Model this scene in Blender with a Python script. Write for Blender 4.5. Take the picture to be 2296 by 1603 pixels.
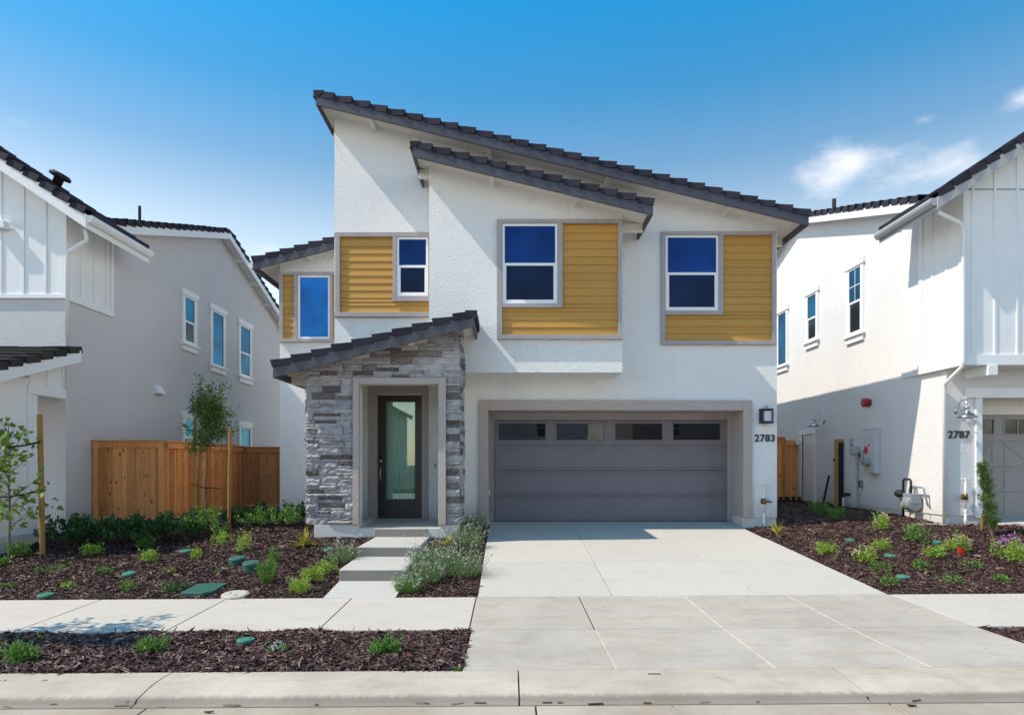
import bpy, bmesh, math, random
import numpy as np
from mathutils import Vector, Matrix

for o in list(bpy.data.objects):
    bpy.data.objects.remove(o)
scene = bpy.context.scene
C = scene.collection
R = math.radians

# ------------------------------------------------------------------ camera
FPX, CX, HZ = 1500.0, 1140.0, 1040.0        # focal length, vertical axis and horizon on a 2296 px wide plate
CAMZ = 1.21                                  # above the garage slab (z = 0)
cam = bpy.data.cameras.new('camera')
cam.sensor_width = 36.0
cam.lens = FPX / 2296 * 36
cam.shift_x = (1148 - CX) / 2296
cam.shift_y = (HZ - 801.5) / 2296
cam.clip_end = 2000
camo = bpy.data.objects.new('camera', cam)
camo.location = (0, 0, CAMZ)
camo.rotation_euler = (R(90), 0, 0)
C.objects.link(camo)
scene.camera = camo

# ------------------------------------------------------------------ light
SUN_D = Vector((0.82, 0.19, -1.0)).normalized()       # direction the light travels
sun_el = math.asin(-SUN_D.z)
sun_az = math.atan2(-SUN_D.x, -SUN_D.y)
sun = bpy.data.lights.new('sun', 'SUN')
sun.energy = 2.0
sun.angle = R(0.5)
sun.color = (1.0, 0.89, 0.76)
suno = bpy.data.objects.new('sun', sun)
suno.rotation_euler = SUN_D.to_track_quat('-Z', 'Y').to_euler()
C.objects.link(suno)

world = bpy.data.worlds.new('World')
scene.world = world
world.use_nodes = True
wt = world.node_tree
wt.nodes.clear()


def wn(t, **k):
    n = wt.nodes.new(t)
    for a, b in k.items():
        setattr(n, a, b)
    return n


wout = wn('ShaderNodeOutputWorld')
wbg = wn('ShaderNodeBackground')
wbg.inputs['Strength'].default_value = 0.15
sky = wn('ShaderNodeTexSky', sky_type='NISHITA')
sky.sun_disc = False
sky.sun_elevation = sun_el
sky.sun_rotation = sun_az
sky.air_density = 1.0
sky.dust_density = 0.5
sky.ozone_density = 1.6
hsv = wn('ShaderNodeHueSaturation')
hsv.inputs['Hue'].default_value = .485
hsv.inputs['Saturation'].default_value = 1.0
hsv.inputs['Value'].default_value = 1.0
sgm = wn('ShaderNodeGamma')
sgm.inputs['Gamma'].default_value = 1.0
snm = wn('ShaderNodeVectorMath', operation='SCALE')
snm.inputs['Scale'].default_value = 1.0
wt.links.new(sky.outputs[0], sgm.inputs['Color'])
wt.links.new(sgm.outputs[0], snm.inputs[0])
# clear-day gradient by height above the horizon: pale low down, deep azure overhead
sep = wn('ShaderNodeSeparateXYZ')
skc = wn('ShaderNodeTexCoord')
wt.links.new(skc.outputs['Generated'], sep.inputs[0])
srm = wn('ShaderNodeValToRGB')
for e in range(6):
    srm.color_ramp.elements.new(.5)
for e, (p, c) in zip(srm.color_ramp.elements, [(0.0, (1.08, .90, .80)), (.20, (1.05, .82, .67)), (.315, (.82, .665, .55)), (.361, (.60, .55, .51)), (.40, (.40, .465, .50)), (.48, (.16, .40, .545)), (.563, (.065, .415, .64)), (1.0, (.12, .38, .58))]):
    e.position = p
    e.color = (*c, 1)
wt.links.new(sep.outputs['Z'], srm.inputs['Fac'])
smu = wn('ShaderNodeVectorMath', operation='MULTIPLY')
wt.links.new(snm.outputs[0], smu.inputs[0])
wt.links.new(srm.outputs['Color'], smu.inputs[1])
wt.links.new(smu.outputs[0], hsv.inputs['Color'])
tc = wn('ShaderNodeTexCoord')
nz = wn('ShaderNodeTexNoise')
nz.inputs['Scale'].default_value = 11.0
nz.inputs['Detail'].default_value = 7
nz.inputs['Roughness'].default_value = 0.55
mp = wn('ShaderNodeMapping')
mp.inputs['Scale'].default_value = (1, 1, 1.7)
wt.links.new(tc.outputs['Generated'], mp.inputs['Vector'])
wt.links.new(mp.outputs[0], nz.inputs['Vector'])
# scattered fair-weather clouds: (direction x, y, z, half width, half height, weight)
CLOUDS = [(0.515, 1, 0.452, .10, .036, .95), (0.64, 1, 0.435, .09, .036, .8), (0.58, 1, 0.425, .14, .032, .55), (0.765, 1, 0.545, .05, .022, .9), (0.62, 1, 0.515, .03, .012, .8),
          (-0.74, 1, 0.515, .025, .012, .5), (-0.36, 1, 0.31, .06, .02, .38), (1.3, 1, 0.40, .2, .05, 1.0),
          (-1.6, 1, 0.45, .2, .05, 1.0), (-1.0, -1, 0.4, .2, .06, 1.0), (0.6, -1, 0.30, .25, .05, 1.0), (1.6, -0.5, 0.5, .2, .06, .9),
          (-1, -0.2, .3, .2, .05, .9)]
acc = None
for (dx, dy, dz, a, b, w) in CLOUDS:
    d = Vector((dx, dy, dz)).normalized()
    s = 1 / math.sqrt(dx * dx + dy * dy + dz * dz)
    sub = wn('ShaderNodeVectorMath', operation='SUBTRACT')
    sub.inputs[1].default_value = d
    wt.links.new(tc.outputs['Generated'], sub.inputs[0])
    mul = wn('ShaderNodeVectorMath', operation='MULTIPLY')
    mul.inputs[1].default_value = (1 / (a * s), 1 / (a * s), 1 / (b * s))
    wt.links.new(sub.outputs[0], mul.inputs[0])
    ln = wn('ShaderNodeVectorMath', operation='LENGTH')
    wt.links.new(mul.outputs[0], ln.inputs[0])
    mr = wn('ShaderNodeMapRange')
    mr.inputs['From Min'].default_value = 1.5
    mr.inputs['From Max'].default_value = 0.0
    mr.inputs['To Min'].default_value = 0.0
    mr.inputs['To Max'].default_value = w
    wt.links.new(ln.outputs['Value'], mr.inputs['Value'])
    if acc is None:
        acc = mr.outputs[0]
    else:
        mx = wn('ShaderNodeMath', operation='MAXIMUM')
        wt.links.new(acc, mx.inputs[0])
        wt.links.new(mr.outputs[0], mx.inputs[1])
        acc = mx.outputs[0]
ad = wn('ShaderNodeMath', operation='MULTIPLY_ADD')
wt.links.new(nz.outputs['Fac'], ad.inputs[0])
ad.inputs[1].default_value = 1.9
ad.inputs[2].default_value = -0.95
ad2 = wn('ShaderNodeMath', operation='ADD')
wt.links.new(ad.outputs[0], ad2.inputs[0])
wt.links.new(acc, ad2.inputs[1])
cm = wn('ShaderNodeMapRange', interpolation_type='SMOOTHSTEP')
cm.inputs['From Min'].default_value = 0.30
cm.inputs['From Max'].default_value = 1.20
cm.inputs['To Max'].default_value = 0.95
wt.links.new(ad2.outputs[0], cm.inputs['Value'])
gate = wn('ShaderNodeMath', operation='MULTIPLY')
gm = wn('ShaderNodeMapRange')
gm.inputs['From Min'].default_value = 0.0
gm.inputs['From Max'].default_value = 0.15
wt.links.new(acc, gm.inputs['Value'])
wt.links.new(cm.outputs[0], gate.inputs[0])
wt.links.new(gm.outputs[0], gate.inputs[1])
cmix = wn('ShaderNodeMix', data_type='RGBA')
cmix.inputs['B'].default_value = (2.75, 2.8, 2.95, 1)
wt.links.new(gate.outputs[0], cmix.inputs['Factor'])
wt.links.new(hsv.outputs[0], cmix.inputs['A'])
wt.links.new(cmix.outputs['Result'], wbg.inputs['Color'])
wt.links.new(wbg.outputs[0], wout.inputs['Surface'])

scene.view_settings.view_transform = 'Standard'
scene.view_settings.look = 'None'
scene.view_settings.gamma = 1
scene.view_settings.use_curve_mapping = False
scene.view_settings.exposure = 1.36


# ------------------------------------------------------------------ materials
class NT:
    def __init__(s, name):
        s.m = bpy.data.materials.new(name)
        s.m.use_nodes = True
        s.t = s.m.node_tree
        s.b = s.t.nodes['Principled BSDF']
        s.out = s.t.nodes['Material Output']

    def n(s, t, ins=None, **k):
        n = s.t.nodes.new(t)
        for a, b in k.items():
            setattr(n, a, b)
        for a, b in (ins or {}).items():
            s.set(n.inputs[a], b)
        return n

    def set(s, inp, v):
        if hasattr(v, 'is_output') or isinstance(v, bpy.types.NodeSocket):
            s.t.links.new(v, inp)
        else:
            inp.default_value = v

    def p(s, **k):
        for a, b in k.items():
            s.set(s.b.inputs[a.replace('_', ' ')], b)

    def coord(s, which='Object', scale=(1, 1, 1)):
        t = s.n('ShaderNodeTexCoord')
        m = s.n('ShaderNodeMapping', {'Scale': scale, 'Vector': t.outputs[which]})
        return m.outputs[0]

    def wpos(s, scale=(1, 1, 1)):
        t = s.n('ShaderNodeNewGeometry')
        m = s.n('ShaderNodeMapping', {'Scale': scale, 'Vector': t.outputs['Position']})
        return m.outputs[0]

    def noise(s, vec, scale, detail=4, rough=.55, dist=0.0):
        n = s.n('ShaderNodeTexNoise', {'Vector': vec, 'Scale': scale, 'Detail': detail, 'Roughness': rough, 'Distortion': dist})
        return n.outputs['Fac']

    def ramp(s, fac, stops, interp='LINEAR'):
        n = s.n('ShaderNodeValToRGB', {'Fac': fac})
        n.color_ramp.interpolation = interp
        el = n.color_ramp.elements
        while len(el) < len(stops):
            el.new(0.5)
        for e, (p, c) in zip(el, stops):
            e.position = p
            e.color = (c[0], c[1], c[2], 1) if not isinstance(c, (int, float)) else (c, c, c, 1)
        return n.outputs['Color']

    def mix(s, fac, a, b, blend='MIX'):
        n = s.n('ShaderNodeMix', data_type='RGBA', blend_type=blend)
        s.set(n.inputs['Factor'], fac)
        s.set(n.inputs['A'], a if not isinstance(a, tuple) else (*a[:3], 1))
        s.set(n.inputs['B'], b if not isinstance(b, tuple) else (*b[:3], 1))
        return n.outputs['Result']

    def bump(s, h, strength=.4, dist=.01, normal=None):
        n = s.n('ShaderNodeBump', {'Strength': strength, 'Distance': dist, 'Height': h})
        if normal is not None:
            s.set(n.inputs['Normal'], normal)
        s.t.links.new(n.outputs[0], s.b.inputs['Normal'])
        return n.outputs[0]


M = {}


def simple(name, col, rough=.5, metal=0.0, var=.06, vscale=3.0, bump=0, bscale=80, spec=.5):
    t = NT(name)
    w = t.wpos()
    f = t.noise(w, vscale, 5)
    lo = tuple(c * (1 - var) for c in col)
    hi = tuple(min(1, c * (1 + var)) for c in col)
    t.p(Base_Color=t.ramp(f, [(.3, lo), (.7, hi)]), Roughness=rough, Metallic=metal)
    t.b.inputs['Specular IOR Level'].default_value = spec
    if bump:
        t.bump(t.noise(w, bscale, 4, .6), bump, .004)
    M[name] = t.m
    return t


def stucco(name, col, strength=.8, scale=40):
    t = NT(name)
    w = t.wpos()
    big = t.noise(w, .7, 5, .6)
    streak = t.noise(t.wpos((3, 3, .35)), 1.6, 4, .6)
    c = t.mix(t.ramp(big, [(.3, 0.0), (.75, 1.0)]), tuple(x * .95 for x in col), tuple(min(1, x * 1.03) for x in col))
    c = t.mix(t.ramp(streak, [(.55, 0.0), (.85, .35)]), c, tuple(x * .86 for x in col))
    zz = t.n('ShaderNodeSeparateXYZ', {'Vector': w}).outputs['Z']          # soil splash above the footing
    sp_ = t.n('ShaderNodeMath', {0: zz, 1: t.n('ShaderNodeMath', {0: t.noise(w, 3.5, 6, .7), 1: .9}, operation='MULTIPLY').outputs[0]}, operation='SUBTRACT').outputs[0]
    kk = t.n('ShaderNodeMapRange', {'Value': sp_, 'From Min': .05, 'From Max': -.35, 'To Max': .35}).outputs[0]
    c = t.mix(kk, c, (.36, .30, .25))
    t.p(Base_Color=c, Roughness=.92)
    t.b.inputs['Specular IOR Level'].default_value = .15
    v = t.n('ShaderNodeTexVoronoi', {'Vector': w, 'Scale': scale, 'Randomness': 1.0}, feature='SMOOTH_F1')
    h = t.n('ShaderNodeMath', {0: v.outputs['Distance'], 1: t.noise(w, scale * 2.2, 4, .65)}, operation='ADD')
    t.bump(h.outputs[0], strength, .013)
    M[name] = t.m


stucco('stucco_white', (.85, .84, .825), 1.0)
stucco('stucco_offwhite', (.73, .715, .70), .42)
stucco('stucco_gray', (.64, .61, .60), .6)
stucco('stucco_taupe', (.46, .40, .365), .6)
stucco('stucco_cream', (.78, .70, .60), .5)
simple('paint_white', (.80, .80, .79), .55, var=.03, bump=.15, bscale=60)
simple('paint_cream', (.76, .72, .65), .6, var=.04, bump=.15)
simple('vinyl_white', (.82, .82, .82), .35, var=.02)
simple('trim_taupe', (.37, .335, .33), .6, var=.08, bump=.25, bscale=120)
simple('fascia', (.058, .058, .074), .55, var=.12, bump=.2, bscale=60)
simple('gutter_gray', (.36, .36, .37), .45, var=.05)
simple('door_brown', (.042, .034, .034), .35, var=.1)
simple('garage_gray', (.17, .152, .170), .5, var=.06, bump=.12, bscale=200)
simple('garage_taupe', (.33, .30, .28), .5, var=.06, bump=.12, bscale=200)
simple('black_metal', (.012, .012, .013), .4, var=.1)
simple('dark_interior', (.010, .011, .013), .8, var=.2)
simple('brushed_metal', (.55, .55, .57), .28, 1.0, var=.08)
simple('brass', (.23, .13, .045), .35, .9, var=.25, vscale=60)
simple('pvc_white', (.78, .77, .74), .4, var=.06, vscale=20)
simple('panel_gray', (.55, .56, .58), .45, var=.05)
simple('conduit_gray', (.42, .44, .47), .45, var=.08)
simple('meter_gray', (.30, .34, .36), .4, .3, var=.1)
simple('red_paint', (.35, .018, .014), .4, var=.15)
simple('red_sticker', (.55, .02, .02), .5, var=.05)
simple('yellow_sticker', (.72, .48, .03), .5, var=.05)
simple('flag_red', (.80, .02, .008), .5, var=.08)
simple('flag_orange', (.85, .16, .01), .5, var=.08)
simple('rubber_black', (.013, .013, .014), .7, var=.15)
simple('lid_green', (.045, .20, .135), .55, var=.14, vscale=9, bump=.5, bscale=90)
simple('lid_green_dark', (.035, .11, .085), .6, var=.15, vscale=9, bump=.6, bscale=90)
simple('lid_concrete', (.46, .42, .36), .8, var=.12, vscale=9, bump=.4, bscale=90)
simple('stamp', (.10, .09, .08), .9)
simple('frost_glass', (.62, .66, .72), .35, var=.06)
simple('asphalt', (.30, .285, .265), .9, var=.15, vscale=40, bump=.6, bscale=160)
simple('soil', (.055, .036, .028), .95, var=.4, vscale=14, bump=.9, bscale=30)
simple('grass_far', (.09, .09, .045), .95, var=.3, vscale=.4)
simple('bark', (.17, .135, .105), .85, var=.3, vscale=30, bump=.6, bscale=70)
simple('flower_pink', (.62, .30, .52), .6, var=.2, vscale=40)
simple('flower_pale', (.66, .62, .60), .6, var=.2, vscale=40)
simple('flower_purple', (.50, .17, .55), .6, var=.2, vscale=40)


def ochre():
    t = NT('siding_ochre')
    w = t.wpos()
    g = t.noise(t.wpos((1.2, 1.2, 22)), 6, 5, .6)
    f = t.noise(w, 1.3, 4)
    oi = t.n('ShaderNodeObjectInfo')
    c = t.mix(f, (.47, .240, .045), (.53, .280, .055))
    c = t.mix(1.0, c, t.ramp(oi.outputs['Random'], [(0, .93), (1, 1.05)]), 'MULTIPLY')
    t.p(Base_Color=c, Roughness=.62)
    t.bump(g, .18, .003)
    M['siding_ochre'] = t.m


ochre()


def tile_mat(name, col):
    t = NT(name)
    w = t.wpos()
    oi = t.n('ShaderNodeObjectInfo')
    f = t.noise(w, 22, 6, .65)
    a = t.mix(f, tuple(c * .68 for c in col), tuple(c * 1.35 for c in col))
    r = t.ramp(oi.outputs['Random'], [(0, .78), (1, 1.2)])
    c = t.mix(1.0, a, r, 'MULTIPLY')
    sp = t.ramp(t.noise(w, 120, 2, .5), [(.70, 0.0), (.76, .5)])
    c = t.mix(sp, c, (.24, .24, .26))
    t.p(Base_Color=c, Roughness=.85)
    t.b.inputs['Specular IOR Level'].default_value = .18
    t.bump(t.noise(t.wpos((1, 1, 1)), 34, 6, .7), .85, .012)
    M[name] = t.m


tile_mat('roof_tile', (.030, .029, .041))
tile_mat('roof_tile_brown', (.045, .040, .038))


def stone_mat():
    t = NT('stone')
    oi = t.n('ShaderNodeObjectInfo')
    w = t.wpos()
    base = t.ramp(oi.outputs['Random'], [(0, (.50, .48, .50)), (.22, (.60, .575, .58)), (.45, (.42, .40, .42)), (.62, (.64, .61, .60)),
                                         (.78, (.40, .36, .35)), (.83, (.17, .13, .115)), (.92, (.085, .06, .052)), (1, (.30, .25, .23))])
    lay = t.noise(t.wpos((3, 3, 26)), 3.2, 6, .65, .4)
    c = t.mix(t.ramp(lay, [(.40, 0.0), (.58, .85)]), base, (.125, .11, .115), 'MIX')
    c = t.mix(t.ramp(t.noise(w, 7, 5, .6), [(.35, .1), (.65, .9)]), base, c)
    c = t.mix(t.ramp(t.noise(w, 45, 4, .6), [(.4, 0.0), (.8, .4)]), c, (.60, .57, .55))
    t.p(Base_Color=c, Roughness=.9)
    t.b.inputs['Specular IOR Level'].default_value = .2
    h = t.n('ShaderNodeMath', {0: t.noise(t.wpos((1, 1, 2.6)), 24, 7, .7), 1: lay}, operation='ADD')
    t.bump(h.outputs[0], 1.0, .022)
    M['stone'] = t.m


stone_mat()


def wood_mat(name, lo, hi, knots=True, vary=True):
    t = NT(name)
    oi = t.n('ShaderNodeObjectInfo')
    off = t.n('ShaderNodeVectorMath', {0: t.n('ShaderNodeNewGeometry').outputs['Position'], 1: oi.outputs['Random']}, operation='ADD')
    mpn = t.n('ShaderNodeMapping', {'Scale': (14, 14, .9), 'Vector': off.outputs[0]})
    g = t.noise(mpn.outputs[0], 2.6, 6, .6, .6)
    c = t.mix(t.ramp(g, [(.3, 0.0), (.7, 1.0)]), lo, hi)
    if vary:
        r = t.ramp(oi.outputs['Random'], [(0, (.66, .60, .56)), (.5, (1, .98, .95)), (1, (1.25, 1.2, 1.12))])
        c = t.mix(1.0, c, r, 'MULTIPLY')
    if knots:
        k = t.n('ShaderNodeTexVoronoi', {'Vector': t.n('ShaderNodeMapping', {'Scale': (7.5, 7.5, 3.2), 'Vector': off.outputs[0]}).outputs[0], 'Scale': 1.0, 'Randomness': 1.0})
        kk = t.ramp(k.outputs['Distance'], [(.10, .9), (.17, 0.0)])
        c = t.mix(kk, c, tuple(x * .22 for x in lo))
    t.p(Base_Color=c, Roughness=.78)
    t.b.inputs['Specular IOR Level'].default_value = .25
    t.bump(g, .35, .004)
    M[name] = t.m


wood_mat('cedar', (.66, .235, .075), (.88, .41, .15))
wood_mat('stake_wood', (.30, .16, .045), (.46, .27, .09), False)
wood_mat('post_wood', (.36, .19, .055), (.47, .28, .10), False)


def concrete_mat(name, col, stain, amount, brown=(.36, .28, .19), lip=False):
    t = NT(name)
    w = t.wpos()
    oi = t.n('ShaderNodeObjectInfo')
    r = t.ramp(oi.outputs['Random'], [(0, .975), (1, 1.02)])
    f = t.noise(w, 1.1, 6, .6, .3)
    c = t.mix(t.ramp(f, [(.35, 0.0), (.72, amount)]), col, stain)
    st = t.noise(t.wpos((.7, 2.6, 1)), 1.7, 6, .68, .6)
    c = t.mix(t.ramp(st, [(.50, 0.0), (.74, min(1, amount * .5))]), c, brown)
    dk = t.noise(t.wpos((1.4, 1.0, 1)), 2.3, 8, .72, .25)
    c = t.mix(t.ramp(dk, [(.52, 0.0), (.74, min(1, amount * .45))]), c, tuple(x * .5 for x in col))
    fn = t.noise(t.wpos((9, 30, 9)), 1.0, 6, .75)
    c = t.mix(t.ramp(fn, [(.52, 0.0), (.75, amount * .35)]), c, tuple(x * .6 for x in col))
    sp = t.noise(w, 160, 3, .6)
    c = t.mix(t.ramp(sp, [(.3, .16), (.6, 0.0)]), c, tuple(x * .55 for x in col))
    pit = t.n('ShaderNodeTexVoronoi', {'Vector': w, 'Scale': 3.1, 'Randomness': 1.0})
    c = t.mix(t.ramp(pit.outputs['Distance'], [(.035, .75), (.05, 0.0)]), c, (.10, .085, .07))
    if lip:                                       # road dirt caught along the rough lip
        yy = t.n('ShaderNodeSeparateXYZ', {'Vector': w}).outputs['Y']
        ed = t.n('ShaderNodeMath', {0: yy, 1: t.n('ShaderNodeMath', {0: t.noise(t.wpos((4, 1, 1)), 5, 5, .7), 1: .12}, operation='MULTIPLY').outputs[0]}, operation='SUBTRACT').outputs[0]
        k = t.n('ShaderNodeMapRange', {'Value': ed, 'From Min': 4.985, 'From Max': 4.93, 'To Max': .6}).outputs[0]
        c = t.mix(k, c, (.13, .115, .10))
    c = t.mix(1.0, c, r, 'MULTIPLY')
    t.p(Base_Color=c, Roughness=.88)
    t.b.inputs['Specular IOR Level'].default_value = .25
    h = t.n('ShaderNodeMath', {0: t.noise(t.wpos((18, 70, 18)), 1.0, 5, .7), 1: t.noise(w, 90, 4, .6)}, operation='ADD')
    t.bump(h.outputs[0], .28, .004)
    M[name] = t.m


concrete_mat('concrete', (.555, .495, .425), (.48, .44, .375), .5)
concrete_mat('concrete_drive', (.535, .495, .435), (.50, .47, .415), .32)
concrete_mat('concrete_apron', (.515, .455, .385), (.39, .345, .29), 1.0)
concrete_mat('concrete_curb', (.57, .495, .40), (.40, .345, .27), 1.1, lip=True)
concrete_mat('concrete_gutter', (.47, .405, .325), (.34, .28, .21), 1.1)
concrete_mat('concrete_base', (.66, .645, .62), (.52, .50, .47), .45)
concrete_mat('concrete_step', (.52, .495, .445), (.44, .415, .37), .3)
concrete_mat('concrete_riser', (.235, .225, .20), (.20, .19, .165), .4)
simple('joint_filler', (.045, .038, .032), .95)
simple('joint_tan', (.62, .53, .40), .9, var=.25, vscale=12)


def glass_mat(name, tint, base, fac=.75, rough=.015):
    t = NT(name)
    sv = t.noise(t.wpos((1, 1, 1.4)), 1.0, 3, .5)
    tc2 = t.mix(t.ramp(sv, [(.3, 0.0), (.7, 1.0)]), tuple(x * .50 for x in tint), tuple(x * 1.30 for x in tint))
    gl = t.n('ShaderNodeBsdfGlossy', {'Color': tc2, 'Roughness': rough})
    wv = t.noise(t.wpos((1, 1, 1)), 1.6, 3, .5)
    b = t.n('ShaderNodeBump', {'Strength': .06, 'Distance': .02, 'Height': wv})
    t.t.links.new(b.outputs[0], gl.inputs['Normal'])
    t.p(Base_Color=(*base, 1), Roughness=.25)
    mx = t.n('ShaderNodeMixShader', {'Fac': fac})
    t.t.links.new(t.b.outputs[0], mx.inputs[1])
    t.t.links.new(gl.outputs[0], mx.inputs[2])
    t.t.links.new(mx.outputs[0], t.out.inputs['Surface'])
    M[name] = t.m


glass_mat('glass_wing', (.010, .115, .34), (.003, .02, .07))
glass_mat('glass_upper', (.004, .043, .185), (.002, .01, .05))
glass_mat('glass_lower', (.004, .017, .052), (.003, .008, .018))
glass_mat('glass_side', (.010, .11, .20), (.004, .05, .10))
glass_mat('glass_side_dark', (.02, .05, .06), (.012, .014, .016), .5)
glass_mat('glass_garage', (.05, .055, .06), (.006, .006, .007), .8)


def clear_glass():
    t = NT('glass_clear')
    gl = t.n('ShaderNodeBsdfGlossy', {'Color': (.75, .9, .85, 1), 'Roughness': .01})
    tr = t.n('ShaderNodeBsdfTransparent', {'Color': (.76, .87, .83, 1)})
    mx = t.n('ShaderNodeMixShader', {'Fac': .12})
    t.t.links.new(tr.outputs[0], mx.inputs[1])
    t.t.links.new(gl.outputs[0], mx.inputs[2])
    t.t.links.new(mx.outputs[0], t.out.inputs['Surface'])
    M['glass_clear'] = t.m
    simple('curtain', (.80, .86, .78), .9, var=.05)


clear_glass()


def leaf_mat(name, lo, hi, tip=None, trans=.3):
    t = NT(name)
    gi = t.n('ShaderNodeNewGeometry')
    stops = [(0, lo), (.75, hi)]
    if tip:
        stops.append((1, tip))
    c = t.ramp(gi.outputs['Random Per Island'], stops)
    t.p(Base_Color=c, Roughness=.5)
    t.b.inputs['Specular IOR Level'].default_value = .35
    tl = t.n('ShaderNodeBsdfTranslucent', {'Color': c})
    mx = t.n('ShaderNodeMixShader', {'Fac': trans})
    t.t.links.new(t.b.outputs[0], mx.inputs[1])
    t.t.links.new(tl.outputs[0], mx.inputs[2])
    t.t.links.new(mx.outputs[0], t.out.inputs['Surface'])
    M[name] = t.m


leaf_mat('leaf_dark', (.022, .060, .020), (.065, .15, .042), (.15, .25, .08))
leaf_mat('leaf_mid', (.06, .15, .02), (.16, .32, .06), (.27, .42, .11))
leaf_mat('leaf_lime', (.15, .28, .025), (.36, .52, .07), (.52, .62, .16))
leaf_mat('leaf_tree', (.05, .12, .022), (.15, .25, .05), (.42, .42, .10))
leaf_mat('leaf_maple', (.09, .19, .02), (.22, .34, .05), (.33, .42, .08), .45)
leaf_mat('leaf_yucca', (.30, .30, .04), (.52, .46, .08), (.12, .22, .04))
leaf_mat('leaf_gray', (.07, .15, .04), (.20, .32, .11), (.42, .46, .32))
leaf_mat('leaf_conifer', (.05, .11, .02), (.13, .22, .05), (.24, .32, .10))
leaf_mat('leaf_brown', (.08, .06, .035), (.16, .13, .07))
leaf_mat('mulch', (.022, .010, .008), (.105, .050, .040), (.28, .175, .15), 0.0)

# ------------------------------------------------------------------ builders
W = {}


def put(o, parent=None, mat=None):
    mat = mat if mat is not None else Matrix.Identity(4)
    C.objects.link(o)
    if parent is not None:
        o.parent = parent
        o.matrix_parent_inverse = W[parent.name].inverted()
    o.matrix_basis = mat
    W[o.name] = mat.copy()
    return o


def thing(name, label, cat, loc=(0, 0, 0), group=None):
    o = bpy.data.objects.new(name, None)
    o.empty_display_size = .2
    put(o, None, Matrix.Translation(loc))
    return tag(o, label, cat, group)


def tag(o, label=None, cat=None, group=None, kind=None):
    if label:
        o['label'] = label
    if cat:
        o['category'] = cat
    if group:
        o['group'] = group
    if kind:
        o['kind'] = kind
    return o


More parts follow.
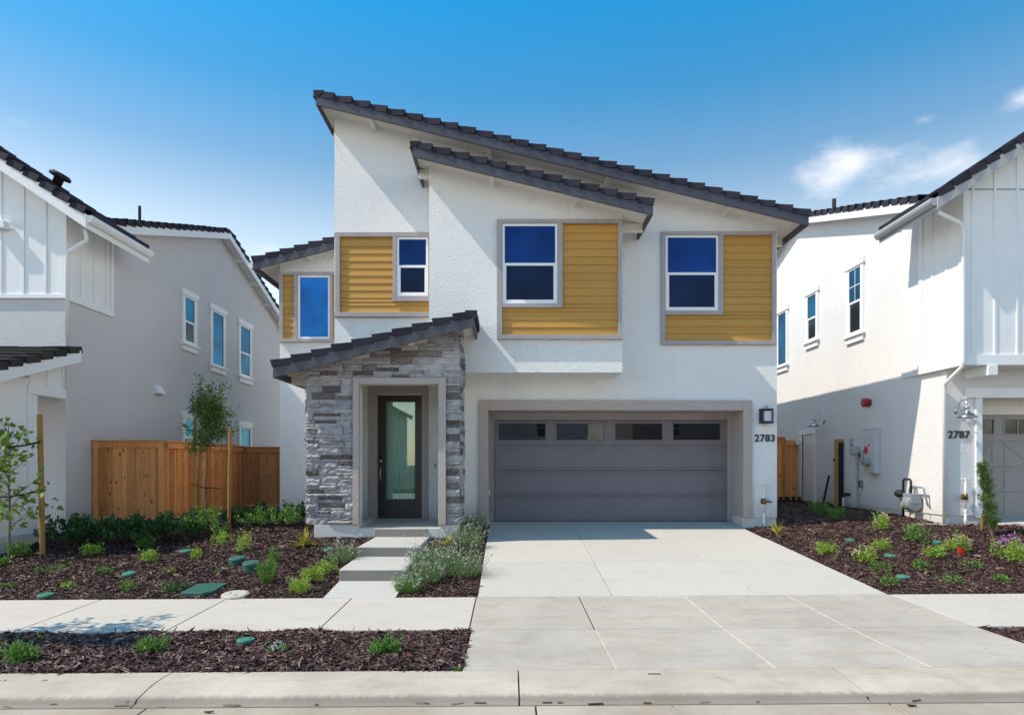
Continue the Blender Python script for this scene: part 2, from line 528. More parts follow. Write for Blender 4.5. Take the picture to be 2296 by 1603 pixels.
class MB:
    """collects shapes in the local frame (u, v, n) or in world axes, builds ONE mesh object"""

    def __init__(s):
        s.v, s.f = [], []

    def raw(s, v, f):
        b = len(s.v)
        s.v += [tuple(p) for p in v]
        s.f += [tuple(i + b for i in q) for q in f]
        return s

    def box(s, x0, x1, y0, y1, z0, z1):
        x0, x1 = min(x0, x1), max(x0, x1)
        y0, y1 = min(y0, y1), max(y0, y1)
        z0, z1 = min(z0, z1), max(z0, z1)
        v = [(x0, y0, z0), (x1, y0, z0), (x1, y1, z0), (x0, y1, z0), (x0, y0, z1), (x1, y0, z1), (x1, y1, z1), (x0, y1, z1)]
        return s.raw(v, [(3, 2, 1, 0), (4, 5, 6, 7), (0, 1, 5, 4), (1, 2, 6, 5), (2, 3, 7, 6), (3, 0, 4, 7)])

    def prism(s, poly, lo, hi, axis=2):
        """poly: 2-D points in the two other axes (in order), extruded along axis"""
        n = len(poly)
        v = []
        for h in (lo, hi):
            for a, b in poly:
                v.append({2: (a, b, h), 1: (a, h, b), 0: (h, a, b)}[axis])
        f = [tuple(range(n)), tuple(range(2 * n - 1, n - 1, -1))]
        f += [(i, (i + 1) % n, n + (i + 1) % n, n + i) for i in range(n)]
        return s.raw(v, f)

    def ring(s, u0, u1, v0, v1, t, n0, n1):
        if not isinstance(t, tuple):
            t = (t, t, t, t)
        l, r, b, tp = t
        s.box(u0, u0 + l, v0, v1, n0, n1).box(u1 - r, u1, v0, v1, n0, n1)
        s.box(u0 + l, u1 - r, v0, v0 + b, n0, n1).box(u0 + l, u1 - r, v1 - tp, v1, n0, n1)
        return s

    def tube(s, pts, rad, seg=8, caps=True):
        pts = [Vector(p) for p in pts]
        if not isinstance(rad, (list, tuple)):
            rad = [rad] * len(pts)
        v, f = [], []
        up = Vector((.13, .21, .97))
        for i, p in enumerate(pts):
            d = (pts[min(i + 1, len(pts) - 1)] - pts[max(i - 1, 0)]).normalized()
            a = d.cross(up)
            if a.length < .05:
                a = d.cross(Vector((1, 0, 0)))
            a.normalize()
            b = d.cross(a)
            for k in range(seg):
                t = 2 * math.pi * k / seg
                v.append(p + (a * math.cos(t) + b * math.sin(t)) * rad[i])
        for i in range(len(pts) - 1):
            for k in range(seg):
                k2 = (k + 1) % seg
                f.append((i * seg + k, i * seg + k2, (i + 1) * seg + k2, (i + 1) * seg + k))
        if caps:
            f.append(tuple(range(seg - 1, -1, -1)))
            f.append(tuple((len(pts) - 1) * seg + k for k in range(seg)))
        return s.raw(v, f)

    def lathe(s, prof, c=(0, 0, 0), seg=20, axis='z', cap=True):
        v, f = [], []
        for r, h in prof:
            for k in range(seg):
                t = 2 * math.pi * k / seg
                a, b = r * math.cos(t), r * math.sin(t)
                q = {'z': (a, b, h), 'y': (a, h, b), 'x': (h, a, b)}[axis]
                v.append((q[0] + c[0], q[1] + c[1], q[2] + c[2]))
        for i in range(len(prof) - 1):
            for k in range(seg):
                k2 = (k + 1) % seg
                f.append((i * seg + k, i * seg + k2, (i + 1) * seg + k2, (i + 1) * seg + k))
        if cap:
            f.append(tuple(range(seg)))
            f.append(tuple((len(prof) - 1) * seg + k for k in range(seg)))
        return s.raw(v, f)

    def build(s, name, mat, parent=None, F=None, bevel=0, smooth=False, base=False, seg=2):
        v = np.array(s.v, dtype=float)
        c = (v.min(0) + v.max(0)) / 2
        if base:
            c[2] = v[:, 2].min()
        me = bpy.data.meshes.new(name)
        me.from_pydata([tuple(p) for p in (v - c)], [], s.f)
        bm = bmesh.new()
        bm.from_mesh(me)
        bmesh.ops.recalc_face_normals(bm, faces=bm.faces)
        bm.to_mesh(me)
        bm.free()
        if smooth:
            me.polygons.foreach_set('use_smooth', [True] * len(me.polygons))
        me.materials.append(M[mat] if isinstance(mat, str) else mat)
        o = bpy.data.objects.new(name, me)
        put(o, parent, (F if F is not None else Matrix.Identity(4)) @ Matrix.Translation(c))
        if bevel:
            b = o.modifiers.new('bevel', 'BEVEL')
            b.width = bevel
            b.segments = seg
            b.limit_method = 'ANGLE'
            b.harden_normals = False
        return o


def inst(mesh, name, parent, mat):
    return put(bpy.data.objects.new(name, mesh), parent, mat)


def frame(u, v, n, o):
    return Matrix(((u[0], v[0], n[0], o[0]), (u[1], v[1], n[1], o[1]), (u[2], v[2], n[2], o[2]), (0, 0, 0, 1)))


def FRONT(y):                                   # faces the street: u = x, v = z, n = -y
    return frame((1, 0, 0), (0, 0, 1), (0, -1, 0), (0, y, 0))


def EAST(x):                                    # faces +x: u = y, v = z
    return frame((0, 1, 0), (0, 0, 1), (1, 0, 0), (x, 0, 0))


def WEST(x):                                    # faces -x: u = -y, v = z
    return frame((0, -1, 0), (0, 0, 1), (-1, 0, 0), (x, 0, 0))


def BACK(y):                                    # faces +y: u = -x
    return frame((-1, 0, 0), (0, 0, 1), (0, 1, 0), (0, y, 0))


def px(p, y):                                   # plate column -> world x at depth y
    return (p - CX) * y / FPX


def pz(p, y):                                   # plate row -> world z at depth y
    return CAMZ - (p - HZ) * y / FPX

# ------------------------------------------------------------------ terrain
def lerp_pts(y, pts):
    if y <= pts[0][0]:
        return pts[0][1]
    for (a, za), (b, zb) in zip(pts, pts[1:]):
        if y <= b:
            return za + (zb - za) * (y - a) / (b - a)
    return pts[-1][1]


def sstep(a, b, x):
    t = min(1, max(0, (x - a) / (b - a)))
    return t * t * (3 - 2 * t)


Y_CURB, Y_SWF, Y_SWB, Y_GAR = 5.53, 6.90, 8.44, 14.07
BED = [(-50, -.6), (4.4, -.6), (5.53, -.512), (6.9, -.515), (8.44, -.482), (9.3, -.415), (10.3, -.275), (11.8, -.10), (13.4, -.03), (15, .02), (20, .06), (60, .06)]
WALK = [(5.53, -.492), (6.9, -.494), (8.44, -.463)]


def grade(x):
    return .0065 * max(-14, min(14, x))


def drive_right(y):
    return 4.79 + (4.665 - 4.79) * (y - Y_SWB) / (13.2 - Y_SWB)


def zdrive(x, y):
    t = (y - Y_SWB) / (14.0 - Y_SWB)
    return (-.463 + grade(x)) * (1 - t)


def g(x, y):
    z = lerp_pts(y, BED) + grade(x) * (1 - sstep(8.5, 13, y))
    z += .12 * sstep(9, 12.5, y) * sstep(5.2, 7.2, x)
    if 8.44 < y < 14.5:
        d = max(-.39 - x, x - drive_right(y), 0)
        w = 1 - sstep(0, .75, d)
        z += (zdrive(x, min(y, 14)) - .03 - z) * w
    return z


def hit(p, q):
    """where the line of sight through plate point (p, q) meets the ground"""
    y = 4.6
    while y < 26:
        x = px(p, y)
        if pz(q, y) <= g(x, y):
            return Vector((x, y, g(x, y)))
        y += .02
    return Vector((px(p, 26), 26, g(0, 26)))


rng = np.random.default_rng(7)
random.seed(7)


def sheet(name, xs, ys, zf, mat):
    nx, ny = len(xs), len(ys)
    v = [(x, y, zf(x, y)) for y in ys for x in xs]
    f = [(j * nx + i, j * nx + i + 1, (j + 1) * nx + i + 1, (j + 1) * nx + i) for j in range(ny - 1) for i in range(nx - 1)]
    me = bpy.data.meshes.new(name)
    me.from_pydata(v, [], f)
    me.polygons.foreach_set('use_smooth', [True] * len(f))
    me.materials.append(M[mat])
    return put(bpy.data.objects.new(name, me))


far = [-600, -200, -80, -40, -27]
o = sheet('ground', far + [27, 40, 80, 200, 600], far + [0, 27, 40, 80, 200, 600], lambda x, y: -.75 if abs(x) < 30 and -30 < y < 30 else -.30, 'grass_far')
tag(o, kind='structure')
o = sheet('road', [-150, -27, 0, 27, 150], [-6, 0, 4.36], lambda x, y: -.585 + grade(x) if y > -3 else -.60 + grade(x), 'asphalt')
tag(o, kind='structure')
o = sheet('far_verge', [-150, 0, 150], [-12, -9.5, -6.02], lambda x, y: -.50, 'concrete')
tag(o, kind='structure')


def wob(x, y):
    return .018 * math.sin(x * 3.1 + y * 1.7) * math.sin(y * 2.3 - x * 1.1) + .01 * math.sin(x * 7.3 + 1) * math.sin(y * 6.1)


def bed_sheet(name, x0, x1, y0, y1, step=.12):
    nx, ny = max(2, int((y1 - y0) / step)), 0
    ys = np.linspace(y0, y1, int((y1 - y0) / step) + 1)
    K = int(12 / step) if callable(x0) or callable(x1) else int(14 / step)
    v, f = [], []
    fx0 = x0 if callable(x0) else (lambda y: x0)
    fx1 = x1 if callable(x1) else (lambda y: x1)
    for y in ys:
        for i in range(K + 1):
            x = fx0(y) + (fx1(y) - fx0(y)) * i / K
            e = min(1, abs(y - y0) / .2, abs(y - y1) / .2)
            v.append((x, y, g(x, y) + wob(x, y) * e))
    for j in range(len(ys) - 1):
        for i in range(K):
            f.append((j * (K + 1) + i, j * (K + 1) + i + 1, (j + 1) * (K + 1) + i + 1, (j + 1) * (K + 1) + i))
    me = bpy.data.meshes.new(name)
    me.from_pydata(v, [], f)
    me.polygons.foreach_set('use_smooth', [True] * len(f))
    me.materials.append(M['soil'])
    o = put(bpy.data.objects.new(name, me))
    return tag(o, kind='structure')


bed_sheet('planting_bed', -13, -.385, Y_SWB, 24)
bed_sheet('planting_bed', lambda y: drive_right(min(y, 13.9)) - .01, 14, Y_SWB, 24)
bed_sheet('planting_strip', -13, -.385, Y_CURB, Y_SWF, .2)
bed_sheet('planting_strip', 4.83, 14, Y_CURB, Y_SWF, .2)


def chips(name, n, xr, yr, keep, size=1.0, lift=.012):
    """shredded bark: bent splinters, a heap nobody could count"""
    x = rng.uniform(xr[0], xr[1], n)
    y = rng.uniform(yr[0], yr[1], n)
    m = np.array([keep(a, b) for a, b in zip(x, y)])
    x, y = x[m], y[m]
    n = len(x)
    z = np.array([g(a, b) + wob(a, b) for a, b in zip(x, y)]) + rng.uniform(-.004, lift * 2, n)
    L = rng.gamma(3.0, .0085, n) * size + .010
    wd = rng.uniform(.003, .008, n) * size
    az = rng.uniform(0, 2 * math.pi, n)
    el = rng.normal(0, .28, n)
    d = np.stack([np.cos(az) * np.cos(el), np.sin(az) * np.cos(el), np.sin(el)], 1)
    s = np.stack([-np.sin(az), np.cos(az), rng.normal(0, .4, n)], 1)
    s /= np.linalg.norm(s, axis=1)[:, None]
    up = np.cross(d, s)
    c = np.stack([x, y, z], 1)
    bend = rng.normal(0, .16, n)[:, None] * L[:, None]
    k = []
    for t in (-1, 0, 1):
        q = c + d * (L[:, None] * t) + up * (bend * (1 - t * t) + .003) + s * (rng.normal(0, .25, n)[:, None] * wd[:, None] * t)
        w = wd[:, None] * (1 if t == 0 else rng.uniform(.3, .8, n)[:, None])
        k += [q - s * w, q + s * w]
    k += [c - up * .006 + s * wd[:, None] * .2]
    v = np.stack(k, 1).reshape(-1, 3)
    base = (np.arange(n) * 7)[:, None]
    quads = np.concatenate([base + np.array([[0, 1, 3, 2]]), base + np.array([[2, 3, 5, 4]])], 1).reshape(-1, 4)
    tris = np.concatenate([base + np.array([[0, 2, 6]]), base + np.array([[2, 4, 6]])], 1).reshape(-1, 3)
    me = bpy.data.meshes.new(name)
    nv, nq, nt = len(v), len(quads), len(tris)
    me.vertices.add(nv)
    me.vertices.foreach_set('co', v.ravel())
    me.loops.add(nq * 4 + nt * 3)
    me.loops.foreach_set('vertex_index', np.concatenate([quads.ravel(), tris.ravel()]))
    me.polygons.add(nq + nt)
    me.polygons.foreach_set('loop_start', np.concatenate([np.arange(nq) * 4, nq * 4 + np.arange(nt) * 3]))
    me.update(calc_edges=True)
    me.materials.append(M['mulch'])
    o = put(bpy.data.objects.new(name, me))
    return o


def in_left(x, y):
    if -2.36 < x < -1.40 and y > Y_SWB - .1:
        return y > 12
    if x > -.40 or (-3.45 < x < -.85 and y > 11.78):
        return False
    return abs(x) < y * .80 + .3


def in_right(x, y):
    return x > drive_right(min(y, 13.9)) + .015 and x < y * .80 + .3 and not (x < 5.36 and y > 13.3) and not (x > 8.25 and y > 12.6)


tag(chips('bark_mulch', 120000, (-10, -.39), (Y_SWB, 13.8), in_left), 'dark brown shredded bark mulch covering the bed left of the driveway', 'mulch', kind='stuff')
tag(chips('bark_mulch', 56000, (4.6, 9.6), (Y_SWB, 13.5), in_right), 'dark brown shredded bark mulch covering the bed right of the driveway', 'mulch', kind='stuff')
tag(chips('bark_mulch', 9000, (5.4, 8.3), (13.5, 19), in_right), 'bark mulch in the shaded gap between the two right hand houses', 'mulch', kind='stuff')
tag(chips('bark_mulch', 36000, (-6.3, -.39), (Y_CURB, Y_SWF), lambda x, y: abs(x) < y * .80 + .4, 1.15), 'dark brown shredded bark mulch in the strip between sidewalk and curb', 'mulch', kind='stuff')
tag(chips('bark_mulch', 2500, (4.83, 6.3), (Y_CURB, Y_SWF), lambda x, y: True, 1.15), 'bark mulch in the small strip corner right of the apron', 'mulch', kind='stuff')

# ------------------------------------------------------------------ paving


def slab(name, x0, x1, y0, y1, zf, mat, parent, t=.12, gap=.0065, bevel=.006):
    """one cast slab with its own edges; x0, x1 may vary with y"""
    fx0 = x0 if callable(x0) else (lambda y: x0)
    fx1 = x1 if callable(x1) else (lambda y: x1)
    m = MB()
    pts = [(fx0(y0) + gap, y0 + gap), (fx1(y0) - gap, y0 + gap), (fx1(y1) - gap, y1 - gap), (fx0(y1) + gap, y1 - gap)]
    v = [(x, y, zf(x, y)) for x, y in pts] + [(x, y, zf(x, y) - t) for x, y in pts]
    m.raw(v, [(0, 1, 2, 3), (7, 6, 5, 4), (0, 4, 5, 1), (1, 5, 6, 2), (2, 6, 7, 3), (3, 7, 4, 0)])
    return m.build(name, mat, parent, bevel=bevel)


def zwalk(x, y):
    return lerp_pts(y, WALK) + grade(x)


SX = [-11.41, -9.84, -8.27, -6.70, -5.13, -3.55, -1.97, -.405, .889, 2.21, 3.50, 4.82, 6.39, 7.96, 9.53, 11.1]
b = MB().box(-11.3, 11, Y_SWF + .02, Y_SWB - .02, -.72, -.60)
sidewalk = tag(b.build('sidewalk', 'joint_filler'), kind='structure')
for a, c in zip(SX, SX[1:]):
    ap = -.41 < a and c < 4.83
    slab('slab', a, c, Y_SWF, Y_SWB, zwalk, 'concrete_apron' if ap else 'concrete', sidewalk)
for x in SX[1:-1]:
    tan = 2 < x < 5
    MB().raw([(x - .011, Y_SWF + .01, -.6), (x + .011, Y_SWF + .01, -.6), (x + .011, Y_SWB - .01, -.6), (x - .011, Y_SWB - .01, -.6)] + [(x + s * .011, y, zwalk(x, y) - (.0015 if tan else .012)) for s, y in ((-1, Y_SWF + .01), (1, Y_SWF + .01), (1, Y_SWB - .01), (-1, Y_SWB - .01))],
             [(3, 2, 1, 0), (4, 5, 6, 7), (0, 1, 5, 4), (1, 2, 6, 5), (2, 3, 7, 6), (3, 0, 4, 7)]).build('joint', 'joint_tan' if tan else 'joint_filler', sidewalk)

apron = tag(MB().box(-.38, 4.8, Y_CURB + .02, Y_SWF - .02, -.72, -.60).build('driveway_apron', 'joint_filler'), kind='structure')
AX = [-.385, .889, 2.21, 3.50, 4.82]
for a, c in zip(AX, AX[1:]):
    slab('slab', a, c, Y_CURB, Y_SWF, zwalk, 'concrete_apron', apron)
for x in AX[1:-1]:
    MB().box(x - .011, x + .011, Y_CURB + .02, Y_SWF - .005, -.60, zwalk(x, 6.2) - (.0025 if x > .9 else .010)).build('joint', 'joint_tan', apron)

driveway = tag(MB().prism([(Y_SWB + .02, -.70), (14.0, -.25), (14.0, -.03), (Y_SWB + .02, -.50)], -.36, 4.62, 0).build('driveway', 'joint_filler'), kind='structure')
DX = [lambda y: -.39, lambda y: 1.32, lambda y: 3.07, drive_right]
DY = [Y_SWB, 10.33, 12.2, 14.09]
for j in range(3):
    for i in range(3):
        x1 = DX[i + 1]
        if j == 2:
            fx1 = (lambda y: min(4.66, drive_right(y))) if i == 2 else x1
        else:
            fx1 = x1
        slab('slab', DX[i], fx1, DY[j], DY[j + 1], zdrive, 'concrete_drive', driveway, gap=.0035 if j else .005)

# curb and gutter: lofted lengths with a roll that flattens at the driveway
curb = tag(MB().box(-10, 10, 4.42, 5.50, -.80, -.66).build('curb', 'joint_filler'), kind='structure')


def curb_prof(x):
    d = 1 - sstep(-1.3, -.1, x) if x < 2 else sstep(3.9, 5.6, x)       # 1 away from the driveway, 0 across it
    gz = grade(x)
    return [(5.525, -.492 + gz), (5.36, -.494 + gz + .012 * d), (5.26, -.497 + gz + .012 * d), (5.14, -.507 + gz + .008 * d), (5.03, -.519 + gz), (4.985, -.527 + gz), (4.962, -.552 + gz), (4.90, -.556 + gz)]


CJ = [-11.3, -8.5, -5.62, -2.77, .08, 2.67, 5.5, 8.3, 11.1]
for a, c in zip(CJ, CJ[1:]):
    xs = np.linspace(a + .006, c - .006, 15)
    v, f = [], []
    for x in xs:
        pr = curb_prof(x)
        v += [(x, y, z) for y, z in pr] + [(x, 4.90, -.75), (x, 5.525, -.75)]
    k = 10
    for i in range(len(xs) - 1):
        for j in range(k):
            j2 = (j + 1) % k
            f.append((i * k + j, i * k + j2, (i + 1) * k + j2, (i + 1) * k + j))
    f += [tuple(range(k)), tuple((len(xs) - 1) * k + j for j in range(k - 1, -1, -1))]
    MB().raw(v, f).build('curb_length', 'concrete_curb', curb)
    slab('gutter_pan', a + .12, c + .12, 4.37, 4.906, lambda x, y: -.560 + grade(x) + (y - 4.9) * .02, 'concrete_gutter', curb, t=.1)
m = MB()
for x in CJ[1:-1]:
    m.box(x - .009, x + .009, 4.97, 5.52, -.66, grade(x) - .538)
    m.box(x + .11, x + .13, 4.4, 4.89, -.66, grade(x) - .578)
m.build('joint', 'joint_filler', curb)


def text_mesh(ch, size, depth):
    cu = bpy.data.curves.new('lettering', 'FONT')
    cu.body = ch
    cu.size = size
    cu.extrude = depth
    cu.offset = size * .018
    cu.align_x = 'CENTER'
    to = bpy.data.objects.new('lettering', cu)
    C.objects.link(to)
    bpy.context.view_layer.update()
    me = bpy.data.meshes.new_from_object(to.evaluated_get(bpy.context.evaluated_depsgraph_get()))
    bpy.data.objects.remove(to)
    return me


for ch, x in (('W', -4.02), ('S', -3.68)):
    me = text_mesh(ch, .10, .001)
    me.materials.clear()
    me.materials.append(M['stamp'])
    inst(me, 'stamped_letter', curb, Matrix.Translation((x, 5.30, -.482 + grade(x))) @ Matrix.Rotation(-.05, 4, 'X') @ Matrix.Rotation(.3, 4, 'Z'))

# bark scraps that washed into the gutter
m = MB()
for q in range(26):
    x, y = random.uniform(-4, 4), 4.93 - abs(random.gauss(0, .02)) if q < 18 else random.uniform(4.6, 5.4)
    L = random.uniform(.01, .06)
    z = (-.556 if y < 4.96 else -.50) + grade(x)
    a = random.gauss(0, .2)
    m.raw([(x - L, y - a * L, z + .004), (x + L, y + a * L, z + .006), (x + L, y + a * L + .010, z + .013), (x - L, y - a * L + .012, z + .012), (x, y + .006, z - .004)], [(0, 1, 2, 3), (0, 1, 4), (1, 2, 4), (2, 3, 4), (3, 0, 4)])
tag(m.build('bark_scraps', 'mulch'), 'loose scraps of bark lying along the gutter line', 'bark', kind='stuff')

# entry walk: pad and steps
walk = tag(MB().box(-2.30, -1.46, Y_SWB + .1, 11.7, -.80, -.62).build('entry_walk', 'joint_filler'), kind='structure')
slab('walk_pad', -2.345, -1.42, Y_SWB, 9.9, lambda x, y: -.463 + grade(-1.9) + (y - Y_SWB) * .086, 'concrete_step', walk, t=.2)
MB().raw(*[[(-2.34, 9.25, -.246), (-1.42, 9.25, -.246), (-1.42, 11.2, -.205), (-2.34, 11.2, -.205), (-2.34, 9.25, -.55), (-1.42, 9.25, -.55), (-1.42, 11.2, -.55), (-2.34, 11.2, -.55)],
           [(0, 1, 2, 3), (7, 6, 5, 4), (0, 4, 5, 1), (1, 5, 6, 2), (2, 6, 7, 3), (3, 7, 4, 0)]]).build('step', 'concrete_step', walk, bevel=.014)
MB().box(-2.335, -1.385, 10.35, 12.0, -.45, -.068).build('step', 'concrete_step', walk, bevel=.014)
MB().box(-2.355, -1.43, 11.735, 12.2, -.40, .080).build('step', 'concrete_step', walk, bevel=.01)
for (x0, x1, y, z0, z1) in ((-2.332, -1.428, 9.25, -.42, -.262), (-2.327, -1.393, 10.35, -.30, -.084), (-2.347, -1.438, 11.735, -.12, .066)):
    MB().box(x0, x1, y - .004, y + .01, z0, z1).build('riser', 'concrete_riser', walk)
MB().box(-2.62, -1.225, 11.86, 13.36, -.3, .092).build('porch_floor', 'concrete_step', walk)

# ------------------------------------------------------------------ shared house parts


def rake_tiles(name, parent, F, ua, va, ub, vb, nf, mat, exp=.345, hgt=.125, nvar=3):
    """row of rake tiles along the line a-b (tile tops); each laps over the next one down the slope"""
    L = math.hypot(ub - ua, vb - va)
    if va >= vb:
        top, d = (ua, va), ((ub - ua) / L, (vb - va) / L)
    else:
        top, d = (ub, vb), ((ua - ub) / L, (va - vb) / L)
    nv = (-d[1], d[0]) if d[0] > 0 else (d[1], -d[0])
    n = max(1, round(L / exp))
    ex = L / n
    meshes = []
    for k in range(nvar):
        rr = random.Random(k + 5)
        le = ex * 1.10
        j = lambda a: rr.uniform(-a, a)
        P = []
        for s_, hi_, fo in ((-.02, -.034, -.008), (le * .5, -.008, .010), (le, .014 + j(.006), .032 + j(.005))):
            for (h_, n_) in ((hi_, fo), (hi_ - hgt + j(.004), fo), (hi_ - hgt, fo - .03), (hi_ - .03, fo - .03), (hi_ - .03, -.24), (hi_, -.24)):
                u = d[0] * s_ + nv[0] * h_
                v = d[1] * s_ + nv[1] * h_
                P.append((u + j(.003), v + j(.003), n_))
        f = []
        for a in range(2):
            for q in range(6):
                q2 = (q + 1) % 6
                f.append((a * 6 + q, a * 6 + q2, (a + 1) * 6 + q2, (a + 1) * 6 + q))
        f += [tuple(range(6)), tuple(12 + q for q in range(5, -1, -1))]
        me = bpy.data.meshes.new('rake_tile')
        me.from_pydata(P, [], f)
        bm = bmesh.new()
        bm.from_mesh(me)
        bmesh.ops.recalc_face_normals(bm, faces=bm.faces)
        bmesh.ops.bevel(bm, geom=list(bm.edges), offset=.004, segments=1, affect='EDGES', clamp_overlap=True)
        bm.to_mesh(me)
        bm.free()
        me.materials.append(M[mat])
        meshes.append(me)
    for i in range(n):
        T = Matrix.Translation((top[0] + d[0] * ex * i, top[1] + d[1] * ex * i, nf + random.uniform(-.004, .004)))
        inst(meshes[random.randrange(nvar)], name, parent, F @ T @ Matrix.Rotation(random.uniform(-.008, .008), 4, 'Z'))


def roof(parent, F, ua, va, ub, vb, nf, nb, tile='roof_tile', fas='fascia', sof='paint_cream', outl=None, wall_n=None,
         fh=.17, th=.12, ends=(True, True), gutter=None, tiles=True, field=True):
    """single slope: tile-top line a-b in the rake plane n = nf, running back to n = nb"""
    L = math.hypot(ub - ua, vb - va)
    sl = (vb - va) / (ub - ua)
    k = L / (ub - ua)                                    # vertical size of a thickness
    dk = MB().prism([(ua + .03, va + sl * .03 - th), (ub - .03, vb - sl * .03 - th), (ub - .03, vb - sl * .03 - th - .06 * k), (ua + .03, va + sl * .03 - th - .06 * k)], nb, nf - .042)
    r = dk.build('roof', sof, parent, F)
    MB().prism([(ua, va - th + .012), (ub, vb - th + .012), (ub, vb - th - fh * k), (ua, va - th - fh * k)], nf - .04, nf).build('fascia', fas, r, F, bevel=.004)
    for e, (u, v, sg) in zip(ends, ((ua, va, 1), (ub, vb, -1))):
        if e:
            m = MB().prism([(u, v - th + .01), (u + sg * .035, v + sg * .035 * sl - th + .01), (u + sg * .035, v + sg * .035 * sl - th - fh * k), (u, v - th - fh * k)], nb, nf - .041)
            m.build('fascia', fas, r, F)
    if gutter:
        side, gm = gutter
        u, v, sg = (ua, va, -1) if side == 'a' else (ub, vb, 1)
        pr = [(u, v - th - .005), (u + sg * .10, v - th - .005), (u + sg * .115, v - th - .045), (u + sg * .10, v - th - .085), (u + sg * .06, v - th - .135), (u, v - th - .135)]
        MB().prism(pr, nb, nf - .02).build('gutter', gm, r, F)
    if field:
        n = max(1, round(L / .345))
        m = MB()
        du, dv = (ub - ua) / n, (vb - va) / n
        cnt = max(1, round((nf - nb) / .33))
        for i in range(n):
            u0, v0, u1, v1 = ua + du * i, va + dv * i, ua + du * (i + 1), va + dv * (i + 1)
            lo0, lo1 = (.0, .035) if dv < 0 else (.035, 0)
            wn_ = (nf - .2 - nb) / cnt
            for q in range(cnt):
                n0 = nb + q * wn_
                jj = random.uniform(-.006, .006)
                m.prism([(u0 - (du * .06 if dv > 0 else 0), v0 - .03 + lo0 + jj), (u1 + (du * .06 if dv < 0 else 0), v1 - .03 + lo1 + jj), (u1, v1 - th + .002), (u0, v0 - th + .002)], n0 + .003, n0 + wn_ - .003)
        tag(m.build('field_tiles', tile, r, F), kind='stuff')
    if tiles:
        rake_tiles('tile', r, F, ua, va, ub, vb, nf, tile)
    if outl:
        for u in outl:
            v = va + sl * (u - ua) - th - .06 * k
            MB().box(u - .045, u + .045, v - .10, v + .02, wall_n - .02, nf - .045).build('outlooker', sof, r, F, bevel=.004)
    return r


def window(parent, F, u0, u1, v0, v1, up='glass_upper', lo='glass_lower', fixed=False, grid=False, fw=.045, split=.5, n0=0.0):
    m = MB().ring(u0, u1, v0, v1, fw, n0, n0 + .034)
    w = m.build('window', 'vinyl_white', parent, F, bevel=.004)
    a, b, c, d = u0 + fw, u1 - fw, v0 + fw, v1 - fw
    if fixed:
        MB().box(a, b, c, d, n0 + .002, n0 + .014).build('pane', up, w, F)
        return w
    vm = c + (d - c) * split
    MB().box(a, b, vm - .022, vm + .028, n0 + .001, n0 + .030).build('meeting_rail', 'vinyl_white', w, F, bevel=.003)
    MB().box(a, b, vm + .028, d, n0 + .002, n0 + .014).build('pane', up, w, F)
    s = .028
    MB().ring(a + .001, b - .001, c + .001, vm - .022, (s, s, s, .001), n0, n0 + .024).build('sash', 'vinyl_white', w, F, bevel=.003)
    MB().box(a + s, b - s, c + s, vm - .023, n0 + .001, n0 + .010).build('pane', lo, w, F)
    if grid:
        um = (a + b) / 2
        vg = (vm + d) / 2
        MB().box(um - .008, um + .008, vm + .028, d, n0 + .014, n0 + .020).build('muntin', 'vinyl_white', w, F)
        MB().box(a, um - .009, vg - .008, vg + .008, n0 + .014, n0 + .020).box(um + .009, b, vg - .008, vg + .008, n0 + .014, n0 + .020).build('muntin', 'vinyl_white', w, F)
    return w


def craftsman_trim(w, F, u0, u1, v0, v1, mat='paint_white', proud=.05):
    s = .09
    MB().box(u0 - s, u0, v0, v1, 0, proud - .01).build('trim', mat, w, F, bevel=.004)
    MB().box(u1, u1 + s, v0, v1, 0, proud - .01).build('trim', mat, w, F, bevel=.004)
    MB().box(u0 - s - .05, u1 + s + .05, v1, v1 + .15, 0, proud + .012).build('head_trim', mat, w, F, bevel=.004)
    MB().box(u0 - s - .06, u1 + s + .06, v0 - .055, v0, 0, proud + .05).build('sill', mat, w, F, bevel=.004)
    MB().box(u0 - s, u1 + s, v0 - .19, v0 - .056, 0, proud + .005).build('apron', mat, w, F, bevel=.004)


def unit_board(pitch):
    """lap siding board, 1 m long along u, thick at the bottom edge"""
    me = bpy.data.meshes.new('board')
    p = [(0, 0, 0), (1, 0, 0), (0, 0, .022), (1, 0, .022), (0, pitch + .004, .003), (1, pitch + .004, .003), (0, pitch + .004, 0), (1, pitch + .004, 0)]
    me.from_pydata(p, [], [(0, 1, 3, 2), (2, 3, 5, 4), (4, 5, 7, 6), (6, 7, 1, 0), (0, 2, 4, 6), (1, 7, 5, 3)])
    me.materials.append(M['siding_ochre'])
    return me


PITCH = .147
BOARD = unit_board(PITCH)


def siding(parent, F, rects, v0, n0=0.0):
    """boards in horizontal courses from v0 up; rects = [(u0, u1, va, vb)] are the areas they fill"""
    for (u0, u1, va, vb) in rects:
        k = 0
        while True:
            a = v0 + k * PITCH
            k += 1
            if a + PITCH <= va + .004:
                continue
            if a >= vb - .004:
                break
            lo, hi = max(a, va), min(a + PITCH, vb)
            T = Matrix.Translation((u0, lo, n0 + random.uniform(0, .0015))) @ Matrix.Diagonal((u1 - u0, (hi - lo) / PITCH, 1, 1))
            inst(BOARD, 'board', parent, F @ T)


def digits(txt, label, F, u, v, h, group):
    t = thing('house_number', label, 'house number', F @ Vector((u, v, 0)), group)
    adv = h * .76
    for i, ch in enumerate(txt):
        me = text_mesh(ch, h * 1.42, .008)
        me.materials.clear()
        me.materials.append(M['black_metal'])
        inst(me, 'digit', t, F @ Matrix.Translation((u + (i - (len(txt) - 1) / 2) * adv, v, .012)))
    return t

